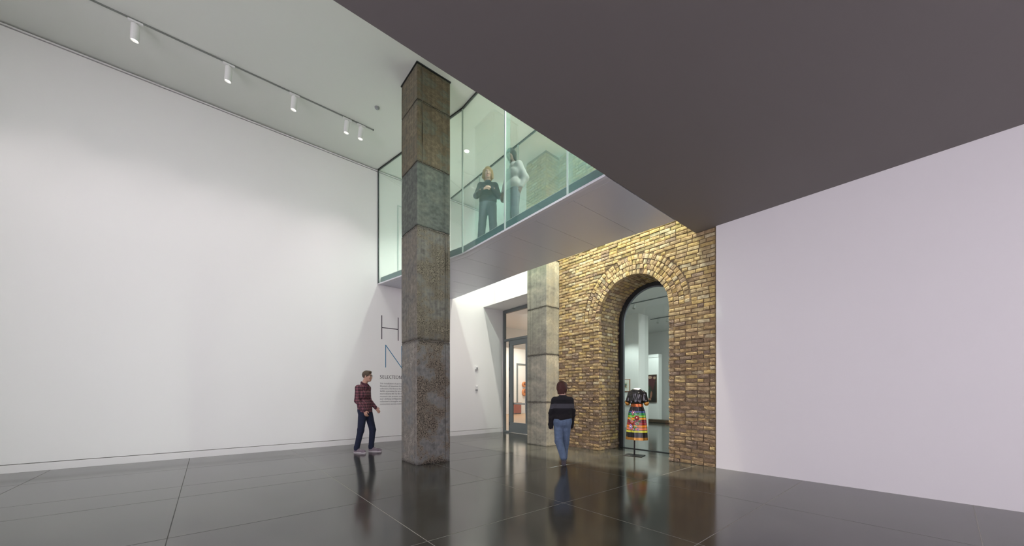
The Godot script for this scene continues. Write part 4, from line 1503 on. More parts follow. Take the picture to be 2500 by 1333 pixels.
# ---------------------------------------------------------------- people
# a distance field on a grid, joined with a smooth minimum and meshed as surface nets
class Field:
	var o: Vector3
	var c: float
	var nx: int
	var ny: int
	var nz: int
	var v: PackedFloat32Array

	func _init(lo: Vector3, hi: Vector3, cell: float) -> void:
		o = lo
		c = cell
		nx = int((hi.x - lo.x) / c) + 2
		ny = int((hi.y - lo.y) / c) + 2
		nz = int((hi.z - lo.z) / c) + 2
		v.resize(nx * ny * nz)
		v.fill(1.0)

	func span(lo: float, hi: float, at: float, n: int) -> Vector2i:
		return Vector2i(maxi(0, int((lo - at) / c)), mini(n - 1, int((hi - at) / c) + 1))

	func cap(a: Vector3, ra: float, b: Vector3, rb: float, k := 0.02) -> void:
		var r := maxf(ra, rb) + k + 2.5 * c
		var sx := span(minf(a.x, b.x) - r, maxf(a.x, b.x) + r, o.x, nx)
		var sy := span(minf(a.y, b.y) - r, maxf(a.y, b.y) + r, o.y, ny)
		var sz := span(minf(a.z, b.z) - r, maxf(a.z, b.z) + r, o.z, nz)
		var ba := b - a
		var l2 := maxf(ba.length_squared(), 1e-9)
		var dr := rb - ra
		for z in range(sz.x, sz.y + 1):
			for y in range(sy.x, sy.y + 1):
				var row := (z * ny + y) * nx
				for x in range(sx.x, sx.y + 1):
					var p := Vector3(o.x + x * c - a.x, o.y + y * c - a.y, o.z + z * c - a.z)
					var t := clampf(p.dot(ba) / l2, 0.0, 1.0)
					var d := (p - ba * t).length() - ra - dr * t
					var w := v[row + x]
					if d < w + k:
						var h := maxf(k - absf(w - d), 0.0)
						v[row + x] = minf(w, d) - h * h * 0.25 / k

	func ell(m: Vector3, r: Vector3, b: Basis, k := 0.02, carve := false) -> void:
		var q := maxf(r.x, maxf(r.y, r.z)) + k + 2.5 * c
		var sx := span(m.x - q, m.x + q, o.x, nx)
		var sy := span(m.y - q, m.y + q, o.y, ny)
		var sz := span(m.z - q, m.z + q, o.z, nz)
		var inv := b.inverse()
		var ir := Vector3(1.0 / r.x, 1.0 / r.y, 1.0 / r.z)
		for z in range(sz.x, sz.y + 1):
			for y in range(sy.x, sy.y + 1):
				var row := (z * ny + y) * nx
				for x in range(sx.x, sx.y + 1):
					var p: Vector3 = inv * Vector3(o.x + x * c - m.x, o.y + y * c - m.y, o.z + z * c - m.z) * ir
					var k0 := p.length()
					var d := k0 * (k0 - 1.0) / maxf((p * ir).length(), 1e-6)
					var w := v[row + x]
					if carve:
						d = -d
						if d > w - k:
							var h := maxf(k - absf(w - d), 0.0)
							v[row + x] = maxf(w, d) + h * h * 0.25 / k
					elif d < w + k:
						var h := maxf(k - absf(w - d), 0.0)
						v[row + x] = minf(w, d) - h * h * 0.25 / k

	# keeps what lies on the side where n . p <= d
	func cut(n: Vector3, d: float) -> void:
		for z in nz:
			for y in ny:
				var row := (z * ny + y) * nx
				var base := n.y * (o.y + y * c) + n.z * (o.z + z * c) + n.x * o.x - d
				for x in nx:
					var e := base + n.x * x * c
					if e > v[row + x]:
						v[row + x] = e

	func mesh(st: SurfaceTool, color = null, first := 0, uv = null) -> int:
		var at := PackedInt32Array()
		at.resize(nx * ny * nz)
		at.fill(-1)
		var count := 0
		var near := c * 2.2
		var off := [0, 1, nx, nx + 1, nx * ny, nx * ny + 1, nx * ny + nx, nx * ny + nx + 1]
		var edges := [[0, 1], [2, 3], [4, 5], [6, 7], [0, 2], [1, 3], [4, 6], [5, 7], [0, 4], [1, 5], [2, 6], [3, 7]]
		var place := [Vector3(0, 0, 0), Vector3(1, 0, 0), Vector3(0, 1, 0), Vector3(1, 1, 0), Vector3(0, 0, 1), Vector3(1, 0, 1), Vector3(0, 1, 1), Vector3(1, 1, 1)]
		var cells := PackedInt32Array()
		for z in nz - 1:
			for y in ny - 1:
				var row := (z * ny + y) * nx
				for x in nx - 1:
					var i := row + x
					var w := v[i]
					if w > near or w < -near:
						continue
					var s := 0
					for q in 8:
						if v[i + off[q]] < 0.0:
							s += 1
					if s == 0 or s == 8:
						continue
					var sum := Vector3.ZERO
					var n := 0
					for e in edges:
						var a := v[i + off[e[0]]]
						var b := v[i + off[e[1]]]
						if (a < 0.0) != (b < 0.0):
							sum += place[e[0]].lerp(place[e[1]], a / (a - b))
							n += 1
					var p := o + (Vector3(x, y, z) + sum / n) * c
					if color:
						st.set_color(color.call(p))
					if uv:
						st.set_uv(uv.call(p))
					st.add_vertex(p)
					at[i] = first + count
					count += 1
					cells.append(i)
		var sy := nx
		var sz := nx * ny
		for i in cells:
			var a := v[i] < 0.0
			for ax in 3:
				var step: int = [1, sy, sz][ax]
				if (v[i + step] < 0.0) == a:
					continue
				var u: int = [sy, sz, 1][ax]
				var w: int = [sz, 1, sy][ax]
				if i - u - w < 0:
					continue
				var p := at[i]
				var q := at[i - u]
				var r := at[i - u - w]
				var t := at[i - w]
				if q < 0 or r < 0 or t < 0:
					continue
				for k in ([p, t, r, p, r, q] if not a else [p, q, r, p, r, t]):
					st.add_index(k)
		return first + count


# local axes of a person: +z forward, +x to the person's left, y up from the ground
func hand(st: SurfaceTool, first: int, wrist: Vector3, dir: Vector3, palm: Vector3, thumb_side: Vector3, curl: float, col: Callable, scale := 1.0) -> int:
	# dir: wrist to fingers; palm: the way the palm looks; thumb_side: the way the thumb leaves
	var f := Field.new(wrist - Vector3.ONE * 0.2 * scale, wrist + Vector3.ONE * 0.2 * scale, 0.005)
	dir = dir.normalized()
	palm = (palm - dir * palm.dot(dir)).normalized()
	var side := dir.cross(palm).normalized()
	if side.dot(thumb_side) < 0:
		side = -side
	var s := scale
	f.cap(wrist - dir * 0.04 * s, 0.026 * s, wrist + dir * 0.01 * s, 0.024 * s, 0.01)
	for q in [-0.026, -0.009, 0.009, 0.026]:
		f.cap(wrist + dir * 0.015 * s + side * q * 0.7 * s, 0.015 * s, wrist + dir * 0.085 * s + side * q * s, 0.0125 * s, 0.012)
	var lens := [0.06, 0.074, 0.08, 0.07]
	var qs := [-0.028, -0.0095, 0.0095, 0.028]
	for k in 4:
		var p: Vector3 = wrist + dir * (0.088 - absf(qs[k]) * 0.15) * s + side * qs[k] * 1.04 * s
		var d := dir
		var r := 0.0088 * s
		for j in 3:
			var ax := d.cross(palm).normalized()
			d = d.rotated(ax, curl * (0.7 if j == 0 else 1.0))
			palm = palm.rotated(ax, curl * (0.7 if j == 0 else 1.0)) if false else palm
			var e: Vector3 = p + d * lens[k] * [0.45, 0.32, 0.26][j] * s
			f.cap(p, r, e, r * 0.92, 0.004)
			r *= 0.92
			p = e
	var tp := wrist + dir * 0.028 * s + side * 0.028 * s
	var td := (dir * 0.65 + side * 0.75 + palm * 0.35).normalized()
	var te := tp + td * 0.038 * s
	f.cap(tp, 0.0135 * s, te, 0.0105 * s, 0.012)
	f.cap(te, 0.0105 * s, te + (td * 0.4 + dir + palm * 0.3).normalized() * 0.032 * s, 0.0085 * s, 0.005)
	return f.mesh(st, col, first)


func face_field(c: Vector3, b: Basis, cell: float, neck: Vector3) -> Field:
	# c: middle of the head; b: x to the person's left, y up, z forward
	var f := Field.new(c - Vector3(0.16, 0.21, 0.16), c + Vector3(0.16, 0.17, 0.16), cell)
	f.ell(c + b * Vector3(0, 0.03, -0.012), Vector3(0.074, 0.092, 0.096), b, 0.02)
	f.ell(c + b * Vector3(0, -0.03, 0.03), Vector3(0.06, 0.085, 0.062), b, 0.03)
	f.ell(c + b * Vector3(0, -0.09, 0.058), Vector3(0.033, 0.022, 0.026), b, 0.03)
	f.cap(c + b * Vector3(0, -0.06, -0.02), 0.054, neck, 0.06, 0.03)
	for s in [-1.0, 1.0]:
		f.ell(c + b * Vector3(s * 0.032, 0.012, 0.092), Vector3(0.018, 0.011, 0.012), b, 0.012, true)
		f.ell(c + b * Vector3(s * 0.031, 0.012, 0.078), Vector3(0.013, 0.011, 0.012), b, 0.003)
		f.ell(c + b * Vector3(s * 0.04, -0.025, 0.07), Vector3(0.022, 0.02, 0.014), b, 0.02)
		f.ell(c + b * Vector3(s * 0.03, 0.034, 0.081), Vector3(0.024, 0.007, 0.01), b, 0.01)
		f.ell(c + b * Vector3(s * 0.077, -0.005, -0.008), Vector3(0.009, 0.032, 0.019), b * Basis(Vector3.UP, s * 0.35), 0.008)
		f.ell(c + b * Vector3(s * 0.011, -0.036, 0.098), Vector3(0.009, 0.008, 0.011), b, 0.006)
	f.cap(c + b * Vector3(0, 0.02, 0.084), 0.008, c + b * Vector3(0, -0.032, 0.107), 0.0105, 0.008)
	f.ell(c + b * Vector3(0, -0.062, 0.086), Vector3(0.023, 0.0055, 0.008), b, 0.006)
	f.ell(c + b * Vector3(0, -0.073, 0.084), Vector3(0.02, 0.006, 0.008), b, 0.006)
	return f


func face_color(p: Vector3, c: Vector3, inv: Basis, skin: Color, brow: Color) -> Color:
	var q: Vector3 = inv * (p - c)
	if q.z > 0.05:
		var ex := absf(absf(q.x) - 0.031)
		if ex < 0.012 and absf(q.y - 0.012) < 0.007:
			return Color(0.02, 0.015, 0.012) if ex < 0.005 else Color(0.55, 0.52, 0.5)
		if ex < 0.02 and absf(q.y - 0.036) < 0.006:
			return brow
		if absf(q.x) < 0.023 and absf(q.y + 0.067) < 0.011:
			return Color(skin.r * 0.8, skin.g * 0.55, skin.b * 0.55)
	return skin


# J: joints; returns the person's node with a body mesh under it
func person(label: String, at: Vector3, turn: float, J: Dictionary, skin: Color, brow: Color, cell := 0.006) -> Node3D:
	var t := thing("person", label, "person", at, turn)
	var f := Field.new(Vector3(-0.5, 0.02, -0.6), Vector3(0.5, 1.75, 0.6), 0.018)
	f.cap(J.pelvis + Vector3(0.06, 0, -0.01), 0.075, J.pelvis - Vector3(0.06, 0, 0.01), 0.075, 0.03)
	f.cap(J.pelvis + Vector3(0, 0, -0.02), 0.062, J.chest + Vector3(0, 0, -0.01), 0.07, 0.03)
	f.cap(J.shL, 0.042, J.shR, 0.042, 0.03)
	f.cap(J.chest, 0.07, J.neck, 0.05, 0.03)
	for s in ["L", "R"]:
		f.cap(J["sh" + s], 0.042, J["el" + s], 0.034, 0.02)
		f.cap(J["el" + s], 0.034, J["wr" + s], 0.026, 0.02)
		f.cap(J["hip" + s], 0.072, J["kn" + s], 0.048, 0.02)
		f.cap(J["kn" + s], 0.046, J["an" + s], 0.032, 0.02)
		f.cap(J["an" + s] + Vector3(0, -0.02, 0), 0.03, J["toe" + s] + Vector3(0, -0.012, 0), 0.014, 0.01)
	var st := SurfaceTool.new()
	st.begin(Mesh.PRIMITIVE_TRIANGLES)
	st.set_smooth_group(0)
	var plain := func(_p: Vector3): return skin
	var n := f.mesh(st, plain)
	var hb: Basis = J.headb
	var hf := face_field(J.head, hb, cell, J.neck)
	var inv := hb.inverse()
	var hc: Vector3 = J.head
	n = hf.mesh(st, func(p: Vector3): return face_color(p, hc, inv, skin, brow), n)
	for s in ["L", "R"]:
		if J.has("hand" + s):
			var h: Array = J["hand" + s]
			n = hand(st, n, J["wr" + s], h[0], h[1], h[2], h[3], plain, h[4] if h.size() > 4 else 1.0)
	put("body", st, M.skin, t)
	return t


func cloth(called: String, f: Field, m: Material, t: Node, uv = null) -> void:
	var st := SurfaceTool.new()
	st.begin(Mesh.PRIMITIVE_TRIANGLES)
	st.set_smooth_group(0)
	f.mesh(st, null, 0, uv)
	put(called, st, m, t)


func trousers(J: Dictionary, hip: float, knee: float, hem: float, cell := 0.013, drop := 0.02) -> Field:
	var f := Field.new(Vector3(-0.36, 0.03, -0.6), Vector3(0.36, 1.12, 0.6), cell)
	f.cap(J.pelvis + Vector3(0.07, 0.02, -0.012), 0.112, J.pelvis - Vector3(0.07, -0.02, 0.012), 0.112, 0.05)
	f.cap(J.pelvis + Vector3(0.05, 0.1, 0), 0.105, J.pelvis + Vector3(-0.05, 0.1, 0), 0.105, 0.04)
	for s in ["L", "R"]:
		f.cap(J["hip" + s], hip, J["kn" + s], knee, 0.035)
		f.cap(J["kn" + s], knee, J["an" + s], hem, 0.025)
		# folds at knee and ankle
		var k: Vector3 = J["kn" + s]
		f.cap(k + Vector3(-0.05, 0.03, -0.03), 0.018, k + Vector3(0.05, 0.05, -0.04), 0.018, 0.025)
		f.cap(k + Vector3(-0.05, -0.06, -0.03), 0.016, k + Vector3(0.05, -0.03, -0.035), 0.018, 0.025)
		for q in 4:
			var m: Vector3 = k.lerp(J["an" + s], 0.2 + 0.2 * q)
			f.cap(m + Vector3(-0.04, 0.012 * (q % 2), -0.02), 0.018, m + Vector3(0.04, 0.02 - 0.03 * (q % 2), -0.02), 0.018, 0.02)
			m = k.lerp(J["hip" + s], 0.25 + 0.2 * q)
			f.cap(m + Vector3(-0.055, 0.02, 0.03), 0.018, m + Vector3(0.055, -0.01, 0.035), 0.018, 0.025)
		var a: Vector3 = J["an" + s]
		f.cap(a + Vector3(0, 0.02, 0), hem, a + (a - k).normalized() * drop, hem * 0.98, 0.02)
		f.cap(a + Vector3(-0.03, 0.06, 0.03), 0.02, a + Vector3(0.03, 0.05, 0.03), 0.02, 0.02)
		f.cap(a + Vector3(-0.03, 0.02, -0.02), 0.022, a + Vector3(0.03, 0.03, -0.02), 0.02, 0.02)
	return f


func shoe(t: Node, heel: Vector3, toe: Vector3, m: Material, sole: Material, lift := Vector3.UP) -> void:
	var d := toe - heel
	var L := d.length()
	d = d.normalized()
	var f := Field.new(Vector3(-0.06, -0.01, -0.04), Vector3(0.06, 0.14, L + 0.04), 0.007)
	f.ell(Vector3(0, 0.045, 0.05), Vector3(0.037, 0.055, 0.05), Basis.IDENTITY, 0.02)
	f.cap(Vector3(0, 0.045, 0.06), 0.038, Vector3(0, 0.038, L - 0.06), 0.04, 0.03)
	f.ell(Vector3(0, 0.035, L - 0.06), Vector3(0.044, 0.034, 0.06), Basis.IDENTITY, 0.02)
	f.cap(Vector3(0, 0.085, 0.05), 0.034, Vector3(0, 0.07, 0.13), 0.03, 0.02)
	f.cut(Vector3.DOWN, -0.02)
	f.cut(Vector3.UP, 0.115)
	var side := d.cross(lift).normalized()
	var b := Basis(-side, (-side).cross(-d).normalized() * -1.0, d)
	b = Basis(lift.cross(d).normalized(), d.cross(lift.cross(d).normalized()).normalized(), d)
	var st := SurfaceTool.new()
	st.begin(Mesh.PRIMITIVE_TRIANGLES)
	st.set_smooth_group(0)
	f.mesh(st)
	var up := put("shoe", st, m, t, Transform3D(b, heel))
	# sole outline
	var poly := PackedVector2Array()
	for k in 20:
		var a := TAU * k / 20
		var z := L / 2 + sin(a) * (L / 2 + 0.004)
		var w := (0.046 if sin(a) > 0 else 0.04) * (1.0 - 0.12 * exp(-pow((z - L * 0.45) / 0.06, 2)))
		poly.append(Vector2(signf(cos(a)) * w * pow(absf(cos(a)), 0.7), z))
	st = tool()
	extrude(st, poly, 0.0, 0.028, on_plan)
	put("sole", st, sole, up)
	st = tool(0)
	for k in 4:
		var z := 0.12 + 0.026 * k
		tube(st, [Vector3(-0.026, 0.082 - 0.006 * k, z), Vector3(0, 0.099 - 0.008 * k, z + 0.006), Vector3(0.026, 0.082 - 0.006 * k, z)], 0.0035, 6)
	put("laces", st, sole, up)


func head_basis(yaw: float, pitch := 0.0, roll := 0.0) -> Basis:
	return Basis(Vector3.UP, yaw) * Basis(Vector3.RIGHT, pitch) * Basis(Vector3.BACK, roll)


func build_people() -> void:
	M.skin = StandardMaterial3D.new()
	M.skin.vertex_color_use_as_albedo = true
	M.skin.roughness = 0.55
	man_in_plaid()
	woman_walking()
	woman_on_bridge()
	person_on_bridge()


func plaid_texture() -> ImageTexture:
	var w := 128
	var im := Image.create(w, w, false, Image.FORMAT_RGB8)
	var n := noise(77, 0.2, 2)
	for y in w:
		for x in w:
			var a := 0.5 + 0.5 * sin(TAU * x / 64.0)
			var b := 0.5 + 0.5 * sin(TAU * y / 64.0)
			a = smoothstep(0.3, 0.7, a)
			b = smoothstep(0.3, 0.7, b)
			var t := (a + b) * 0.5
			var c := Color(0.2, 0.12, 0.15).lerp(Color(0.5, 0.29, 0.33), t)
			if x % 64 < 4 or y % 64 < 4:
				c = c.lerp(Color(0.66, 0.56, 0.6), 0.4)
			c = c * (1.0 + 0.2 * n.get_noise_2d(x * 4.0, y * 4.0))
			im.set_pixel(x, y, c)
	return ImageTexture.create_from_image(im)


func man_in_plaid() -> void:
	var J := {}
	J.head = Vector3(0, 1.705, 0.03)
	J.headb = head_basis(0.12, 0.05)
	J.neck = Vector3(0, 1.535, -0.045)
	J.chest = Vector3(0, 1.3, -0.085)
	J.pelvis = Vector3(0, 0.93, -0.03)
	J.shL = Vector3(0.165, 1.44, -0.06)
	J.shR = Vector3(-0.165, 1.44, -0.085)
	J.elL = Vector3(0.215, 1.18, -0.06)
	J.elR = Vector3(-0.2, 1.16, -0.1)
	J.wrL = Vector3(0.19, 0.99, 0.13)
	J.wrR = Vector3(-0.185, 0.945, 0.07)
	J.handL = [Vector3(-0.05, -0.6, 0.6), Vector3(-1, 0, 0), Vector3(0, 0.6, 0.6), 0.3]
	J.handR = [Vector3(0.06, -0.9, 0.3), Vector3(1, 0, 0), Vector3(0, 0.3, 0.9), 0.5]
	J.hipL = Vector3(0.09, 0.88, 0.0)
	J.hipR = Vector3(-0.09, 0.88, -0.03)
	J.knL = Vector3(0.1, 0.5, 0.1)
	J.knR = Vector3(-0.1, 0.5, -0.07)
	J.anL = Vector3(0.11, 0.11, 0.06)
	J.anR = Vector3(-0.11, 0.11, -0.16)
	J.toeL = Vector3(0.12, 0.05, 0.2)
	J.toeR = Vector3(-0.13, 0.05, -0.03)
	var t := person("man with glasses in a red plaid shirt and dark jeans standing beside the white wall", Vector3(2.73, 0, -8.37), deg_to_rad(42.0), J, Color(0.5, 0.29, 0.21), Color(0.1, 0.06, 0.04))
	# shirt: the body is cut off at the hem, then the sleeves are joined on
	var f := Field.new(Vector3(-0.36, 0.82, -0.36), Vector3(0.36, 1.62, 0.3), 0.011)
	f.cap(Vector3(0.06, 0.93, -0.025), 0.125, Vector3(-0.06, 0.93, -0.025), 0.125, 0.05)
	f.cap(Vector3(0.065, 1.06, -0.04), 0.12, Vector3(-0.065, 1.06, -0.04), 0.12, 0.06)
	f.cap(Vector3(0.07, 1.3, -0.07), 0.118, Vector3(-0.07, 1.3, -0.07), 0.118, 0.06)
	f.cap(J.neck + Vector3(0, -0.07, -0.005), 0.085, J.neck + Vector3(0, 0.0, 0.005), 0.066, 0.04)
	f.cap(Vector3(0.1, 1.0, 0.06), 0.018, Vector3(-0.1, 0.97, 0.07), 0.02, 0.04)
	f.cap(Vector3(-0.12, 1.1, -0.12), 0.016, Vector3(-0.02, 0.98, -0.15), 0.018, 0.04)
	f.cut(Vector3(0, -1, 0.1), -0.895)
	f.cut(Vector3(0, 1, -0.2), 1.545 + 0.009)
	for s in ["L", "R"]:
		var sh: Vector3 = J["sh" + s]
		var el: Vector3 = J["el" + s]
		var wr: Vector3 = J["wr" + s]
		f.cap(J.neck + Vector3(0, -0.06, -0.01), 0.062, sh, 0.066, 0.05)
		f.cap(sh, 0.068, el, 0.057, 0.035)
		f.cap(el, 0.055, wr, 0.04, 0.025)
		for k in 4:
			var m := el.lerp(sh, 0.22 * k - 0.1)
			f.cap(m + Vector3(-0.045, 0.0, 0.02), 0.016, m + Vector3(0.045, 0.035, -0.02), 0.016, 0.025)
		for k in 3:
			var m := el.lerp(wr, 0.3 + 0.25 * k)
			f.cap(m + Vector3(-0.03, 0.01, 0.0), 0.02, m + Vector3(0.03, -0.012, 0.01), 0.02, 0.02)
	var plaid := cover(paint(255, 255, 255, 0.9), plaid_texture(), 0.125, false)
	plaid.uv1_triplanar_sharpness = 6.0
	cloth("shirt", f, plaid, t)
	var st := tool()
	for s in [-1.0, 1.0]:
		var a := Vector3(0.0, 1.575, -0.125)
		var b := Vector3(s * 0.078, 1.55, -0.04)
		var c := Vector3(s * 0.03, 1.5, 0.05)
		for q in [[a, b], [b, c]]:
			quad(st, q[0] + Vector3(0, 0.02, 0), q[1] + Vector3(0, 0.02, 0), q[1] + Vector3(s * 0.018, -0.03, 0.006), q[0] + Vector3(s * 0.01, -0.03, -0.012), Vector3(s, 0.3, 0))
			quad(st, q[0] + Vector3(-s * 0.004, 0.02, 0), q[1] + Vector3(-s * 0.004, 0.02, 0), q[1] + Vector3(s * 0.012, -0.03, 0.006), q[0] + Vector3(s * 0.004, -0.03, -0.01), Vector3(-s, 0.3, 0))
	put("collar", st, paint(74, 34, 46, 0.9), t)
	f = trousers(J, 0.094, 0.07, 0.056)
	f.cut(Vector3(0, 1, 0), 1.0)
	cloth("jeans", f, M.denim_dark, t)
	shoe(t, Vector3(0.105, 0.0, 0.0), Vector3(0.13, 0.0, 0.3), M.shoe_grey, M.sole_pale)
	shoe(t, Vector3(-0.1, 0.0, -0.23), Vector3(-0.14, 0.0, 0.07), M.shoe_grey, M.sole_pale)
	# short hair
	var hb: Basis = J.headb
	f = Field.new(J.head - Vector3.ONE * 0.15, J.head + Vector3.ONE * 0.15, 0.006)
	f.ell(J.head + hb * Vector3(0, 0.035, -0.016), Vector3(0.082, 0.098, 0.104), hb, 0.01)
	f.ell(J.head + hb * Vector3(0, 0.1, 0.045), Vector3(0.06, 0.03, 0.045), hb, 0.02)
	f.ell(J.head + hb * Vector3(0, -0.04, 0.11), Vector3(0.11, 0.11, 0.075), hb, 0.01, true)
	f.ell(J.head + hb * Vector3(0, -0.1, 0.0), Vector3(0.12, 0.075, 0.13), hb, 0.01, true)
	cloth("hair", f, M.hair_brown, t)
	st = tool(0)
	for s in [-1.0, 1.0]:
		var pts := []
		for k in 13:
			var a := TAU * k / 12
			pts.append(J.head + hb * Vector3(s * 0.033 + cos(a) * 0.024, 0.01 + sin(a) * 0.018, 0.1 - absf(cos(a)) * 0.004))
		tube(st, pts, 0.0025, 6)
		tube(st, [J.head + hb * Vector3(s * 0.057, 0.018, 0.096), J.head + hb * Vector3(s * 0.078, 0.015, 0.03), J.head + hb * Vector3(s * 0.083, 0.005, -0.015)], 0.0025, 6)
	tube(st, [J.head + hb * Vector3(-0.01, 0.014, 0.103), J.head + hb * Vector3(0.01, 0.014, 0.103)], 0.0025, 6)
	put("glasses", st, M.black_metal, t)


func stripes_texture() -> ImageTexture:
	# knitted sweater seen over its height: v runs from 0.6 m to 1.6 m above the ground
	var im := Image.create(64, 400, false, Image.FORMAT_RGB8)
	var n := noise(78, 0.3, 2)
	for y in 400:
		var h := 1.6 - y / 400.0
		for x in 64:
			var c := Color(0.125, 0.125, 0.14)
			if h > 1.085 and h < 1.175:
				c = Color(0.26, 0.26, 0.28)
			elif h > 1.175 and h < 1.25:
				c = Color(0.085, 0.085, 0.095)
			elif h < 1.085 and h > 0.98:
				c = Color(0.075, 0.07, 0.085)
			elif h <= 0.98:
				c = Color(0.1, 0.092, 0.1)
			c = c * (1.0 + 0.25 * n.get_noise_2d(x * 5.0, y * 5.0) + (0.08 if (x / 2 + y / 2) % 2 else 0.0))
			im.set_pixel(x, y, c)
	return ImageTexture.create_from_image(im)


func woman_walking() -> void:
	var J := {}
	J.head = Vector3(0.005, 1.475, 0.02)
	J.headb = head_basis(-0.25, 0.1)
	J.neck = Vector3(0, 1.32, -0.02)
	J.chest = Vector3(0, 1.1, -0.01)
	J.pelvis = Vector3(0.0, 0.82, 0.0)
	J.shL = Vector3(0.145, 1.235, 0.0)
	J.shR = Vector3(-0.145, 1.235, -0.01)
	J.elL = Vector3(0.215, 0.99, -0.03)
	J.elR = Vector3(-0.195, 0.99, 0.03)
	J.wrL = Vector3(0.222, 0.78, -0.01)
	J.wrR = Vector3(-0.19, 0.78, 0.12)
	J.handL = [Vector3(-0.02, -1, 0.1), Vector3(-1, 0, 0), Vector3(0, 0, 1), 0.45, 0.8]
	J.handR = [Vector3(0.02, -1, 0.2), Vector3(1, 0, 0), Vector3(0, 0, 1), 0.45, 0.8]
	J.hipL = Vector3(0.078, 0.78, -0.01)
	J.hipR = Vector3(-0.078, 0.78, 0.01)
	J.knL = Vector3(0.075, 0.46, -0.04)
	J.knR = Vector3(-0.07, 0.45, 0.1)
	J.anL = Vector3(0.02, 0.21, -0.26)
	J.anR = Vector3(-0.05, 0.13, 0.14)
	J.toeL = Vector3(-0.005, 0.06, -0.14)
	J.toeR = Vector3(-0.055, 0.05, 0.27)
	var t := person("woman seen from behind in a dark striped sweater and blue jeans walking away", Vector3(5.02, 0, -4.55), deg_to_rad(140.0), J, Color(0.52, 0.33, 0.25), Color(0.08, 0.04, 0.03))
	t.scale = Vector3.ONE * 0.965
	var f := Field.new(Vector3(-0.34, 0.62, -0.32), Vector3(0.34, 1.42, 0.32), 0.011)
	f.cap(Vector3(0.062, 0.89, -0.005), 0.115, Vector3(-0.062, 0.89, -0.005), 0.115, 0.05)
	f.cap(Vector3(0.062, 1.0, -0.005), 0.116, Vector3(-0.062, 1.0, -0.005), 0.116, 0.05)
	f.cap(Vector3(0.065, 1.13, -0.01), 0.114, Vector3(-0.065, 1.13, -0.01), 0.114, 0.05)
	f.cap(J.neck + Vector3(0, -0.07, 0), 0.078, J.neck + Vector3(0, -0.01, 0), 0.06, 0.04)
	f.cap(Vector3(-0.1, 0.99, -0.11), 0.022, Vector3(0.09, 0.93, -0.12), 0.022, 0.03)
	f.cap(Vector3(-0.12, 0.93, -0.1), 0.02, Vector3(0.05, 0.89, -0.12), 0.024, 0.03)
	f.cut(Vector3(-0.18, -1, 0), -0.865)
	f.cut(Vector3(0, 1, 0), 1.335)
	for s in ["L", "R"]:
		var sh: Vector3 = J["sh" + s]
		var e: Vector3 = J["el" + s]
		var w: Vector3 = J["wr" + s] + Vector3(0, -0.055, 0.01)
		f.cap(J.neck + Vector3(0, -0.06, -0.005), 0.06, sh, 0.066, 0.05)
		f.cap(sh, 0.066, e, 0.054, 0.02)
		f.cap(e, 0.054, w, 0.046, 0.015)
		f.cap(w + Vector3(-0.025, 0.06, 0), 0.03, w + Vector3(0.025, 0.05, 0), 0.03, 0.02)
		f.cap(e + Vector3(-0.045, 0.05, -0.03), 0.018, e + Vector3(0.045, 0.0, -0.035), 0.018, 0.03)
		f.cap(e + Vector3(-0.04, -0.05, -0.03), 0.018, e + Vector3(0.04, -0.09, -0.03), 0.018, 0.03)
	cloth("sweater", f, M.knit, t, func(p: Vector3): return Vector2(atan2(p.x, p.z) * 2.0, (1.6 - p.y - 0.03 * clampf(absf(p.x) * 6.0 - 1.0, 0.0, 1.0))))
	f = trousers(J, 0.092, 0.076, 0.062)
	f.cap(J.hipL + Vector3(-0.01, 0.03, -0.055), 0.074, J.hipR + Vector3(0.01, 0.03, -0.055), 0.074, 0.03)
	f.cut(Vector3(0, 1, 0), 0.92)
	cloth("jeans", f, M.denim_blue, t)
	shoe(t, Vector3(0.03, 0.155, -0.285), Vector3(-0.02, 0.0, -0.09), M.shoe_dark, M.sole_grey, Vector3(0, 0.8, 0.6).normalized())
	shoe(t, Vector3(-0.048, 0.0, 0.06), Vector3(-0.058, 0.0, 0.3), M.shoe_dark, M.sole_pale)
	var hb: Basis = J.headb
	f = Field.new(J.head - Vector3.ONE * 0.17, J.head + Vector3.ONE * 0.16, 0.006)
	f.ell(J.head + hb * Vector3(0, 0.028, -0.02), Vector3(0.102, 0.104, 0.112), hb, 0.01)
	f.ell(J.head + hb * Vector3(0, -0.025, -0.03), Vector3(0.1, 0.075, 0.09), hb, 0.03)
	for s in [-1.0, 1.0]:
		f.cap(J.head + hb * Vector3(s * 0.07, 0.0, 0.01), 0.025, J.head + hb * Vector3(s * 0.072, -0.115, -0.005), 0.012, 0.02)
	for k in 5:
		var a := -1.0 + 0.5 * k
		f.cap(J.head + hb * Vector3(sin(a) * 0.06, -0.04, -0.05 - cos(a) * 0.035), 0.03, J.head + hb * Vector3(sin(a) * 0.05, -0.12, -0.045 - cos(a) * 0.025), 0.014, 0.015)
	f.ell(J.head + hb * Vector3(0, -0.05, 0.12), Vector3(0.066, 0.12, 0.08), hb, 0.01, true)
	cloth("hair", f, M.hair_auburn, t)


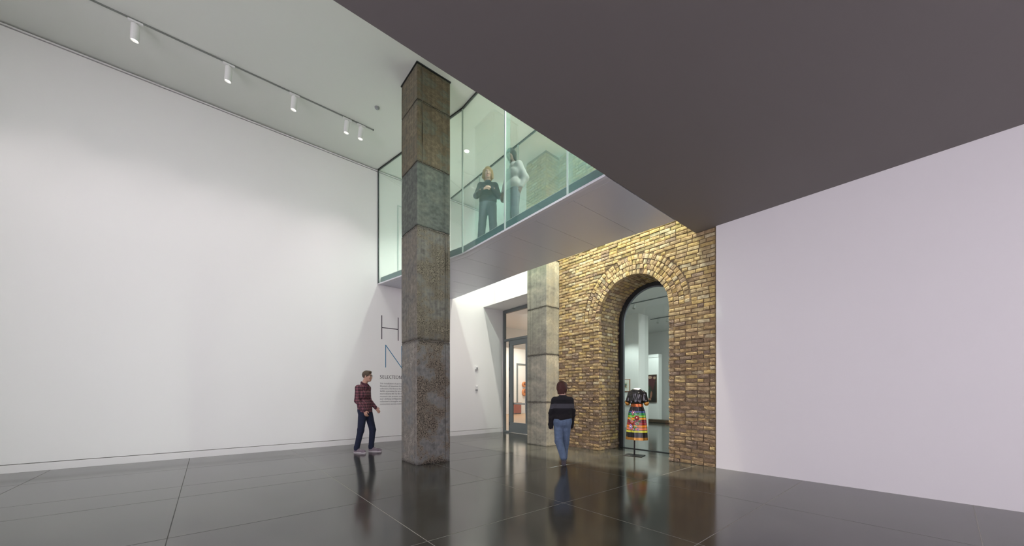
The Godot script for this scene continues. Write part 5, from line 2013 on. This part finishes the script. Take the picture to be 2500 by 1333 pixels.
func woman_on_bridge() -> void:
	var y := 4.488
	var J := {}
	J.head = Vector3(0, 1.555, 0.03)
	J.headb = head_basis(0.05, 0.25)
	J.neck = Vector3(0, 1.4, -0.02)
	J.chest = Vector3(0, 1.18, -0.02)
	J.pelvis = Vector3(0, 0.88, 0)
	J.shL = Vector3(0.155, 1.305, -0.02)
	J.shR = Vector3(-0.155, 1.305, -0.02)
	J.elL = Vector3(0.24, 1.06, 0.03)
	J.elR = Vector3(-0.25, 1.06, 0.03)
	J.wrL = Vector3(0.09, 1.13, 0.22)
	J.wrR = Vector3(-0.1, 1.1, 0.22)
	J.handL = [Vector3(-0.9, 0.15, 0.35), Vector3(0, -0.6, -0.8), Vector3(0, 1, 0.2), 0.55]
	J.handR = [Vector3(0.9, 0.15, 0.35), Vector3(0, -0.6, -0.8), Vector3(0, 1, 0.2), 0.55]
	J.hipL = Vector3(0.09, 0.84, 0)
	J.hipR = Vector3(-0.09, 0.84, 0)
	J.knL = Vector3(0.11, 0.46, 0.02)
	J.knR = Vector3(-0.12, 0.46, 0.02)
	J.anL = Vector3(0.12, 0.1, -0.02)
	J.anR = Vector3(-0.15, 0.1, -0.01)
	J.toeL = Vector3(0.14, 0.045, 0.12)
	J.toeR = Vector3(-0.17, 0.045, 0.13)
	var t := person("blonde woman in a dark sweater and grey trousers holding her hands together behind the glass", Vector3(4.62, y, -6.33), deg_to_rad(-38.0), J, Color(0.55, 0.35, 0.27), Color(0.3, 0.2, 0.1), 0.007)
	var f := Field.new(Vector3(-0.36, 0.82, -0.24), Vector3(0.36, 1.48, 0.32), 0.013)
	f.cap(Vector3(0.075, 0.97, 0), 0.115, Vector3(-0.075, 0.97, 0), 0.115, 0.05)
	f.cap(Vector3(0.07, 1.2, -0.01), 0.112, Vector3(-0.07, 1.2, -0.01), 0.112, 0.05)
	f.cap(J.neck + Vector3(0, -0.07, 0), 0.06, J.shL, 0.064, 0.05)
	f.cap(J.neck + Vector3(0, -0.07, 0), 0.06, J.shR, 0.064, 0.05)
	f.cap(J.neck + Vector3(0, -0.05, 0), 0.075, J.neck + Vector3(0, 0.01, 0), 0.06, 0.04)
	for s in ["L", "R"]:
		f.cap(J["sh" + s], 0.066, J["el" + s], 0.058, 0.04)
		f.cap(J["el" + s], 0.056, J["wr" + s], 0.042, 0.03)
	f.cap(Vector3(-0.1, 1.12, 0.06), 0.06, Vector3(0.1, 1.12, 0.06), 0.06, 0.05)
	f.cut(Vector3(0, -1, 0), -0.9)
	f.cut(Vector3(0, 1, 0), 1.42)
	cloth("sweater", f, M.knit_plain, t)
	f = trousers(J, 0.1, 0.082, 0.08, 0.014)
	f.cut(Vector3(0, 1, 0), 0.97)
	cloth("trousers", f, M.cloth_slate, t)
	shoe(t, Vector3(0.115, 0, -0.07), Vector3(0.145, 0, 0.17), M.shoe_dark, M.sole_grey)
	shoe(t, Vector3(-0.145, 0, -0.06), Vector3(-0.175, 0, 0.18), M.shoe_dark, M.sole_grey)
	var hb: Basis = J.headb
	f = Field.new(J.head - Vector3(0.17, 0.24, 0.19), J.head + Vector3.ONE * 0.16, 0.007)
	f.ell(J.head + hb * Vector3(0, 0.032, -0.018), Vector3(0.09, 0.1, 0.106), hb, 0.01)
	for s in [-1.0, 1.0]:
		f.cap(J.head + hb * Vector3(s * 0.075, 0.03, 0.01), 0.036, J.head + hb * Vector3(s * 0.095, -0.085, 0.0), 0.034, 0.03)
		f.cap(J.head + hb * Vector3(s * 0.04, 0.02, -0.07), 0.045, J.head + hb * Vector3(s * 0.055, -0.11, -0.05), 0.036, 0.04)
	f.ell(J.head + hb * Vector3(0, -0.045, 0.115), Vector3(0.062, 0.115, 0.07), hb, 0.01, true)
	cloth("hair", f, M.hair_blond, t)


func person_on_bridge() -> void:
	var y := 4.488
	var J := {}
	J.head = Vector3(0, 1.64, 0.05)
	J.headb = head_basis(0.15, 0.3)
	J.neck = Vector3(0, 1.48, -0.03)
	J.chest = Vector3(0, 1.25, -0.03)
	J.pelvis = Vector3(0, 0.92, 0)
	J.shL = Vector3(0.165, 1.385, -0.03)
	J.shR = Vector3(-0.165, 1.385, -0.03)
	J.elL = Vector3(0.24, 1.13, -0.14)
	J.elR = Vector3(-0.22, 1.12, 0.02)
	J.wrL = Vector3(0.2, 0.95, -0.06)
	J.wrR = Vector3(-0.2, 0.88, 0.12)
	J.handL = [Vector3(-0.1, -0.9, 0.3), Vector3(-1, 0, 0), Vector3(0, 0, 1), 0.4]
	J.handR = [Vector3(0.02, -1, 0.15), Vector3(1, 0, 0), Vector3(0, 0, 1), 0.3]
	J.hipL = Vector3(0.09, 0.88, 0)
	J.hipR = Vector3(-0.09, 0.88, 0)
	J.knL = Vector3(0.1, 0.48, 0.02)
	J.knR = Vector3(-0.1, 0.48, 0.05)
	J.anL = Vector3(0.1, 0.1, -0.03)
	J.anR = Vector3(-0.11, 0.1, 0.02)
	J.toeL = Vector3(0.11, 0.045, 0.12)
	J.toeR = Vector3(-0.12, 0.045, 0.16)
	var t := person("dark-haired person in a loose pale grey top and dark trousers behind the glass", Vector3(4.74, y, -5.64), deg_to_rad(-95.0), J, Color(0.13, 0.075, 0.055), Color(0.02, 0.015, 0.012), 0.007)
	var f := Field.new(Vector3(-0.36, 0.85, -0.3), Vector3(0.36, 1.56, 0.3), 0.013)
	f.cap(Vector3(0.085, 1.02, 0), 0.135, Vector3(-0.085, 1.02, 0), 0.135, 0.05)
	f.cap(Vector3(0.075, 1.26, -0.02), 0.13, Vector3(-0.075, 1.26, -0.02), 0.13, 0.05)
	f.cap(J.neck + Vector3(0, -0.07, 0), 0.07, J.shL, 0.074, 0.05)
	f.cap(J.neck + Vector3(0, -0.07, 0), 0.07, J.shR, 0.074, 0.05)
	f.cap(J.neck + Vector3(0, -0.05, 0), 0.085, J.neck + Vector3(0, 0.02, 0), 0.07, 0.04)
	for s in ["L", "R"]:
		f.cap(J["sh" + s], 0.078, J["el" + s], 0.07, 0.04)
		f.cap(J["el" + s], 0.068, J["wr" + s], 0.048, 0.03)
	f.cut(Vector3(0, -1, 0), -0.93)
	f.cut(Vector3(0, 1, 0), 1.51)
	cloth("top", f, M.cloth_pale, t)
	f = trousers(J, 0.1, 0.08, 0.075, 0.014)
	f.cut(Vector3(0, 1, 0), 1.0)
	cloth("trousers", f, M.cloth_slate, t)
	shoe(t, Vector3(0.1, 0, -0.08), Vector3(0.115, 0, 0.18), M.shoe_dark, M.sole_grey)
	shoe(t, Vector3(-0.11, 0, -0.04), Vector3(-0.125, 0, 0.22), M.shoe_dark, M.sole_grey)
	var hb: Basis = J.headb
	f = Field.new(J.head - Vector3(0.17, 0.22, 0.2), J.head + Vector3.ONE * 0.16, 0.007)
	f.ell(J.head + hb * Vector3(0, 0.032, -0.022), Vector3(0.09, 0.1, 0.112), hb, 0.01)
	f.cap(J.head + hb * Vector3(0, 0.02, -0.07), 0.06, J.head + hb * Vector3(0, -0.11, -0.07), 0.05, 0.04)
	for s in [-1.0, 1.0]:
		f.cap(J.head + hb * Vector3(s * 0.06, 0.02, -0.02), 0.035, J.head + hb * Vector3(s * 0.06, -0.1, -0.03), 0.03, 0.03)
	f.ell(J.head + hb * Vector3(0, -0.045, 0.115), Vector3(0.07, 0.115, 0.07), hb, 0.01, true)
	cloth("hair", f, M.hair_black, t)
